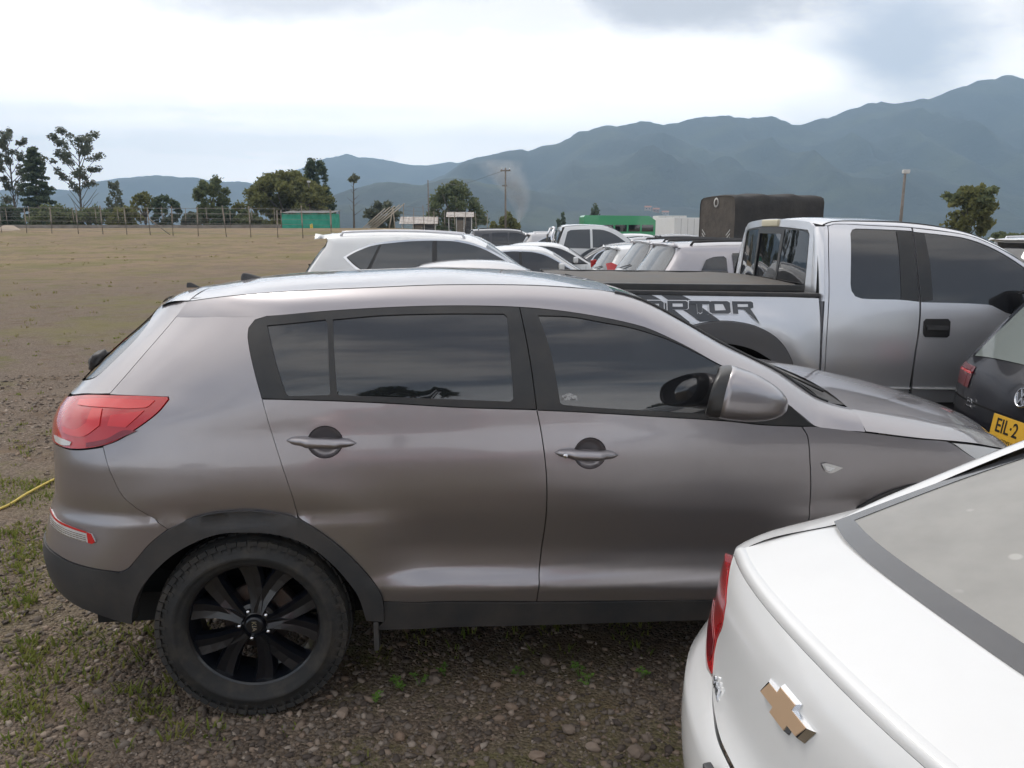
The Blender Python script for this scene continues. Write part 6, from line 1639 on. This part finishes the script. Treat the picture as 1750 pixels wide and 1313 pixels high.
def tree(kind, x, y, h, w, label, leaf='mid', n=2600, size=.30, group=None, z=None, name='tree', lean=0.):
    g = ground_z(x, y) if z is None else z
    root = empty(name, (x, y, g), 0, label, 'tree' if 'bush' not in name else 'bush', group)
    cl = []; R = lambda: rng.normal()
    if kind == 'tall':        # sparse eucalyptus
        limb(root, (0, 0, -.3), (lean * h, 0, h * .96), h * .014, h * .003, 'trunk', 7, .03)
        for i in range(26):
            t = .34 + .62 * i / 25; a = i * 2.4 + rng.random(); rr = w * (.16 + .38 * rng.random()) * (1.15 - .55 * abs(t - .72) * 2)
            tip = (lean * h * t + rr * math.cos(a), rr * math.sin(a), h * t + rr * .55)
            limb(root, (lean * h * t, 0, h * t - .1 * h), tip, h * .004, h * .0012)
            if t > .5 or rng.random() < .25: cl += [(tip[0] * q + rng.normal() * w * .03, tip[1] * q, tip[2] - (1 - q) * rr * .4 + rng.normal() * h * .012, w * (.06 + .05 * rng.random()), w * .09, h * (.020 + .018 * rng.random())) for q in (.55, .8, 1.0, 1.1)]
        cl.append((lean * h, 0, h * .96, w * .16, w * .16, h * .05))
    elif kind == 'conifer':
        limb(root, (0, 0, -.3), (0, 0, h * .97), h * .022, h * .003, 'trunk', 5, .01)
        for i in range(46):
            t = .10 + .88 * (i / 45) ** .9; a = i * 2.4; rr = w * .52 * (1 - t) ** .75 * (.75 + .4 * rng.random()) + .1
            for q in (.45, .9):
                cl.append((rr * q * math.cos(a), rr * q * math.sin(a), h * t - rr * q * .15, w * .075 + rr * .14, w * .075 + rr * .14, h * .022))
        for i in range(8): a = i * 2.4; limb(root, (0, 0, h * (.15 + .09 * i)), (w * .3 * (1 - i / 9) * math.cos(a), w * .3 * (1 - i / 9) * math.sin(a), h * (.14 + .09 * i)), h * .004, h * .001)
    elif kind == 'umbrella':  # wide flat crown on forking limbs
        limb(root, (0, 0, -.3), (0, 0, h * .42), h * .05, h * .035, 'trunk', 4, .05)
        for i in range(9):
            a = i * 2.4; rr = w * .5 * (.35 + .6 * rng.random()); tip = (rr * math.cos(a), rr * math.sin(a), h * (.86 - .30 * (rr / (w * .5)) ** 2))
            limb(root, (0, 0, h * .4), tip, h * .022, h * .005, k=5)
        for i in range(70):
            a = rng.random() * 6.28; q = math.sqrt(rng.random()); rr = w * .48 * q
            cl.append((rr * math.cos(a), rr * math.sin(a), h * (.93 - .36 * q * q) + R() * h * .025, w * (.05 + .03 * rng.random()), w * .06, h * .05))
    elif kind == 'round':     # broad dome
        limb(root, (0, 0, -.3), (0, 0, h * .35), h * .045, h * .03, 'trunk', 4, .04)
        for i in range(9):
            a = i * 2.4; rr = w * .34; limb(root, (0, 0, h * .3), (rr * math.cos(a), rr * math.sin(a), h * (.55 + .25 * rng.random())), h * .02, h * .004, k=5)
        for i in range(95):
            a = rng.random() * 6.28; ph = rng.random() ** .8; el = ph * math.pi / 2; q = .88 + .12 * rng.random()
            if rng.random() < .18: q *= .6
            cl.append((w * .46 * q * math.cos(a) * math.cos(el), w * .46 * q * math.sin(a) * math.cos(el), h * .14 + h * .76 * q * math.sin(el) ** .9, w * (.065 + .045 * rng.random()), w * .08, h * (.05 + .04 * rng.random())))
    elif kind == 'oval':
        limb(root, (0, 0, -.3), (0, 0, h * .55), h * .03, h * .015, 'trunk', 4, .04)
        for i in range(7):
            a = i * 2.4; limb(root, (0, 0, h * (.2 + .05 * i)), (w * .3 * math.cos(a), w * .3 * math.sin(a), h * (.45 + .06 * i)), h * .012, h * .003)
        for i in range(85):
            a = rng.random() * 6.28; t = rng.random(); rr = w * .44 * math.sin(math.pi * (.12 + .80 * t)) ** .7 * (.55 + .5 * rng.random())
            cl.append((rr * math.cos(a), rr * math.sin(a), h * (.22 + .72 * t), w * (.07 + .06 * rng.random()), w * .10, h * (.045 + .03 * rng.random())))
    elif kind == 'bush':
        for i in range(4): a = i * 1.6; limb(root, (0, 0, -.2), (w * .25 * math.cos(a), w * .25 * math.sin(a), h * .7), h * .02, h * .005, 'stem')
        for i in range(26):
            a = rng.random() * 6.28; q = math.sqrt(rng.random()); cl.append((w * .42 * q * math.cos(a), w * .42 * q * math.sin(a), h * (.2 + .62 * rng.random() * (1 - .5 * q)), w * .11, w * .11, h * .12))
    elif kind == 'dead':
        limb(root, (0, 0, -.3), (.2, 0, h), h * .022, h * .003, 'trunk', 6, .04)
        for i in range(14):
            t = .3 + .65 * i / 13; a = i * 2.4; rr = w * .5 * (1.05 - t); limb(root, (.2 * t, 0, h * t), (rr * math.cos(a) + .2, rr * math.sin(a), h * t + rr * .8), h * .005, h * .001)
        cl = [(.2, 0, h * .9, w * .2, w * .2, h * .06)]; n = 60
    if cl: obj('crown', leaf_mesh('crown', cl, n, size, LEAF[leaf]), root)
    return root
def tpx(kind, px, top, w, d, label, leaf='mid', base=None, **k):
    x = px2x(px, d); g = ground_z(x, d); zt = 1.84 + (388.6 - top) * d / 1372
    return tree(kind, x, d, zt - g, w * d / 1372, label, leaf, **k)
tpx('tall', 30, 233, 62, 116, 'tall sparse eucalyptus left of the dark conifer', 'grey', n=4200, size=.17)
tpx('conifer', 70, 256, 82, 112, 'dark bushy conifer between the two tall eucalyptus trees', 'dark', n=9000, size=.22)
tpx('tall', 138, 241, 84, 118, 'leaning tall eucalyptus right of the dark conifer', 'grey', n=5200, size=.17, lean=.06)
tpx('oval', 365, 304, 70, 104, 'compact green tree standing alone before the blue hills', 'mid', n=4600, size=.22)
tpx('round', 490, 288, 172, 108, 'broad yellow-green rounded tree behind the tarpaulin shack', 'yel', n=16000, size=.26)
tpx('oval', 546, 274, 58, 122, 'tall dark columnar tree rising behind the broad rounded tree', 'dark', n=6000, size=.25)
tpx('dead', 605, 298, 46, 100, 'leafless grey tree with thin bare branches right of the shack', 'grey')
tpx('oval', 655, 344, 62, 108, 'low reddish-green tree behind the pile of poles', 'grey', n=1600, size=.28)
tpx('round', 779, 305, 118, 124, 'domed green tree behind the tin-roofed sheds', 'mid', n=11000, size=.26)
tpx('bush', 866, 355, 56, 92, 'bright green round bush at the foot of the cross-arm pole', 'yel', n=2600, size=.22, name='round_bush')
tpx('oval', 201, 310, 34, 112, 'slender open-crowned tree over the hedge', 'grey', n=700, size=.24)
tpx('umbrella', 250, 327, 50, 104, 'small flat-topped tree with thin straw-green crown', 'yel', n=700, size=.24)
tpx('oval', 284, 334, 52, 102, 'low dark bushy tree right of the flat-topped tree', 'dark', n=1200, size=.26)
for px, tp, w, lf, lab in ((12, 338, 62, 'dark', 'dark hedge bush below the first eucalyptus'), (90, 333, 78, 'mid', 'olive hedge bush at the foot of the conifer'), (160, 340, 74, 'mid', 'green hedge bush below the leaning eucalyptus'), (215, 338, 62, 'yel', 'yellowish hedge bush under the slender tree'), (330, 352, 40, 'grey', 'brownish bush left of the compact green tree'), (385, 345, 52, 'dark', 'dark scrubby bush right of the compact green tree'), (425, 350, 50, 'mid', 'small bush at the left edge of the broad tree')):
    tpx('bush', px, tp, w, 98, lab, lf, n=2800, size=.2, name='hedge_bush')
tpx('oval', 960, 360, 26, 170, 'small dark distant tree left of the white pickup roof', 'dark', n=700, size=.4)
tpx('oval', 1015, 345, 34, 170, 'dark distant tree above the green bus', 'dark', n=900, size=.4)
def lobed():
    d = 64.; x = px2x(1656, d); r = tree('oval', x, d, 5.0, 3.9, 'olive tree with a two-tiered crown against the mountain on the right', 'yel', n=2600, size=.20)
    obj('upper_crown', leaf_mesh('crown', [(-.3 + rng.normal() * .7, rng.normal() * .7, 4.0 + rng.normal() * .35, .5, .5, .3) for _ in range(18)], 1300, .20, LEAF['mid']), r)
lobed()
for px, lab in ((1725, 'low scrub bush at the foot of the mountain right of the olive tree'), (1600, 'low scrub bush left of the olive tree')):
    tpx('bush', px, 392, 70, 90, lab, 'mid', n=900, size=.3, name='scrub_bush')
# trees behind the photographer, mirrored in the windows
for x, y, h, w, kd, lab in REFL_TREES: tree(kd, x, y, h, w, lab, 'dark', n=5000, size=.35, z=0)
# ------------------------------------------------------------ mountains
M_MOUNT = mat('forested_slope', (.018, .027, .020), .95, var=(.006, (.050, .062, .032), .47, .66), bump=(.05, .7, 10))
def ridge(name, pts, d, base, depth, seed, rough, rise_to=.0):
    """pts = (px, py) skyline; built as a real slope reaching from its foot to the crest and down behind"""
    nx, ny = 220, 34; V = []; Fc = []
    X = [(px - 875) / 1372 * d for px, _ in pts]; Z = [1.84 + (388.6 - py) * d / 1372 for _, py in pts]
    tab = list(zip(X, Z))
    for i in range(nx + 1):
        x = X[0] + (X[-1] - X[0]) * i / nx
        zc = base
        for k in range(len(tab) - 1):
            if tab[k][0] <= x <= tab[k + 1][0]:
                t = (x - tab[k][0]) / (tab[k + 1][0] - tab[k][0]); t = t * t * (3 - 2 * t) * .5 + t * .5; zc = tab[k][1] * (1 - t) + tab[k + 1][1] * t
        for j in range(ny + 1):
            v = j / ny
            if v <= .75: s = v / .75; y = d - depth * (1 - s); z = base + (zc - base) * (s ** 1.15)
            else: s = (v - .75) / .25; y = d + depth * .6 * s; z = zc - (zc - base) * s ** 1.2
            amp = rough * (zc - base) * math.sin(min(1, v / .75) * math.pi) if v < .75 else 0
            nn = mnoise.fractal(Vector((x / d * 9 + seed, y / d * 9, seed)), .9, 2.1, 6)
            rid = -abs(mnoise.noise(Vector((x / d * 14 + seed, y / d * 4, seed * 2)))) + .3
            cr = rough * .10 * (zc - base) * mnoise.fractal(Vector((x / d * 40, seed, 0)), .8, 2.2, 5) if v > .5 else 0
            sc_ = y / d
            V.append((x * (.55 + .45 * sc_) if False else x, y, z + amp * (nn * .55 + rid * .9) + cr))
    for i in range(nx):
        for j in range(ny): Fc.append((i * (ny + 1) + j, (i + 1) * (ny + 1) + j, (i + 1) * (ny + 1) + j + 1, i * (ny + 1) + j + 1))
    tag(mesh_obj(name, V, Fc, M_MOUNT), kind='structure'); return V, Fc
ridge('mountain', [(380, 330), (450, 318), (520, 290), (565, 273), (600, 266), (640, 274), (690, 283), (740, 284), (780, 279), (830, 272), (900, 262), (1000, 255), (1200, 250)], 4500, -40, 1800, 3.3, .26)
ridge('mountain', [(700, 330), (760, 300), (800, 276), (850, 265), (900, 260), (950, 249), (990, 230), (1040, 220), (1090, 212), (1130, 217), (1180, 207), (1210, 203), (1260, 204), (1300, 205), (1345, 215), (1390, 208), (1460, 188), (1510, 183), (1550, 178), (1600, 163), (1640, 150), (1690, 145), (1720, 152), (1780, 165), (1900, 150), (2100, 190), (2400, 230)], 2800, -40, 1600, 1.7, .28)
FOOT = ridge('mountain', [(520, 372), (572, 335), (609, 321), (640, 316), (672, 313), (723, 316), (780, 305), (860, 318), (960, 335), (1100, 352), (1300, 362), (1500, 372)], 1650, -40, 750, 7.1, .26)
ridge('mountain', [(-500, 330), (-300, 300), (-100, 315), (0, 326), (80, 322), (140, 325), (200, 310), (250, 303), (300, 302), (340, 304), (385, 312), (430, 312), (500, 330), (600, 360)], 3500, -40, 1300, 5.2, .26)
# far houses standing on the foothill
from mathutils.bvhtree import BVHTree
bvh = BVHTree.FromPolygons([Vector(v) for v in FOOT[0]], FOOT[1])
for i, (px, d) in enumerate(((1106, 1440), (1120, 1480), (1136, 1450))):
    x = px2x(px, d); hit = bvh.ray_cast(Vector((x, d, 900)), Vector((0, 0, -1)))[0]
    root = empty('far_house', (x, d, hit.z - .6), 0, ('far house with orange tiled roof on the foothill', 'brick red far house between two others on the foothill', 'pale walled far house on the foothill, beside the army truck canopy')[i], 'house')
    wm = mat('far_wall_%d' % i, ((.45, .38, .32), (.35, .22, .17), (.5, .46, .42))[i], .9); rm = mat('terracotta_roof', (.38, .16, .09), .85)
    box_obj('wall', (0, 0, 3), (11, 8, 7), wm, root)
    mesh_obj('roof', [(-6.2, -4.8, 6.4), (6.2, -4.8, 6.4), (6.2, 4.8, 6.4), (-6.2, 4.8, 6.4), (-6.2, 0, 9), (6.2, 0, 9)], [(0, 1, 5, 4), (2, 3, 4, 5), (0, 4, 3), (1, 2, 5)], rm, root, False)
    for xx in (-3, 2.5): box_obj('window', (xx, -4.02, 4.0), (1.8, .1, 1.6), M_GLASS, root)
# ------------------------------------------------------------ smoke and air
def volume_mat(name, col, dens, noise_=None, aniso=.0):
    m = bpy.data.materials.new(name); m.use_nodes = True; nt = m.node_tree; N = nt.nodes; L = nt.links; N.clear()
    out = N.new('ShaderNodeOutputMaterial'); v = N.new('ShaderNodeVolumePrincipled'); v.inputs['Color'].default_value = (*col, 1); v.inputs['Density'].default_value = dens; v.inputs['Anisotropy'].default_value = aniso
    if noise_:
        tc = N.new('ShaderNodeTexCoord'); n = N.new('ShaderNodeTexNoise'); n.inputs['Scale'].default_value = noise_; n.inputs['Detail'].default_value = 4; L.new(tc.outputs['Object'], n.inputs['Vector'])
        r = N.new('ShaderNodeMapRange'); r.inputs['From Min'].default_value = .40; r.inputs['From Max'].default_value = .70; r.inputs['To Max'].default_value = dens; L.new(n.outputs['Fac'], r.inputs['Value']); L.new(r.outputs[0], v.inputs['Density'])
    L.new(v.outputs[0], out.inputs['Volume']); return m
def make_smoke():
    d = 190.; H = 15.0
    m = bpy.data.materials.new('smoke_volume'); m.use_nodes = True; nt = m.node_tree; N = nt.nodes; L = nt.links; N.clear()
    out = N.new('ShaderNodeOutputMaterial'); v = N.new('ShaderNodeVolumePrincipled'); v.inputs['Color'].default_value = (.86, .93, 1.0, 1)
    tc = N.new('ShaderNodeTexCoord'); sp = N.new('ShaderNodeSeparateXYZ'); L.new(tc.outputs['Object'], sp.inputs[0])
    def mt(op, a, b=None, clamp=False):
        q = N.new('ShaderNodeMath'); q.operation = op; q.use_clamp = clamp
        for k, x in enumerate((a, b)):
            if x is None: continue
            if isinstance(x, (int, float)): q.inputs[k].default_value = x
            else: L.new(x, q.inputs[k])
        return q.outputs[0]
    h = mt('DIVIDE', sp.outputs['Z'], H)                      # 0 at the fire, 1 at the top
    sway = mt('MULTIPLY', mt('SINE', mt('MULTIPLY', h, 5.0)), 1.1)
    drift = mt('MULTIPLY', mt('MULTIPLY', h, h), -3.2)
    x = mt('SUBTRACT', mt('SUBTRACT', sp.outputs['X'], sway), drift)
    r = mt('ADD', .5, mt('MULTIPLY', h, 6.5))
    dd = mt('DIVIDE', mt('SQRT', mt('ADD', mt('MULTIPLY', x, x), mt('MULTIPLY', sp.outputs['Y'], sp.outputs['Y']))), r)
    fall = mt('POWER', mt('SUBTRACT', 1.0, dd, True), 1.4)
    n = N.new('ShaderNodeTexNoise'); n.inputs['Scale'].default_value = .35; n.inputs['Detail'].default_value = 5; n.inputs['Distortion'].default_value = .6; L.new(tc.outputs['Object'], n.inputs['Vector'])
    nn = mt('MULTIPLY', mt('SUBTRACT', n.outputs['Fac'], .34, True), 3.2)
    top = mt('POWER', mt('SUBTRACT', 1.0, h, True), .6)
    L.new(mt('MULTIPLY', mt('MULTIPLY', mt('MULTIPLY', fall, nn), top), 1.3), v.inputs['Density']); L.new(v.outputs[0], out.inputs['Volume'])
    W = 11.0
    V = [(sx * W, sy * 8, z) for z in (0.0, H) for sx, sy in ((-1, -1), (1, -1), (1, 1), (-1, 1))]
    x0 = px2x(884, d); o = mesh_obj('smoke', V, [(3, 2, 1, 0), (4, 5, 6, 7), (0, 1, 5, 4), (1, 2, 6, 5), (2, 3, 7, 6), (3, 0, 4, 7)], m, None, False)
    o.location = (x0, d, 2.2); tag(o, 'thin bluish smoke plume rising beyond the bush', 'smoke', kind='stuff')
make_smoke()
o = box_obj('haze', (0, 1400, 289), (14600, 8800, 662), volume_mat('haze_air', (.51, .74, 1.0), HAZE, aniso=.0)); tag(o, 'pale valley haze', 'haze', kind='stuff')
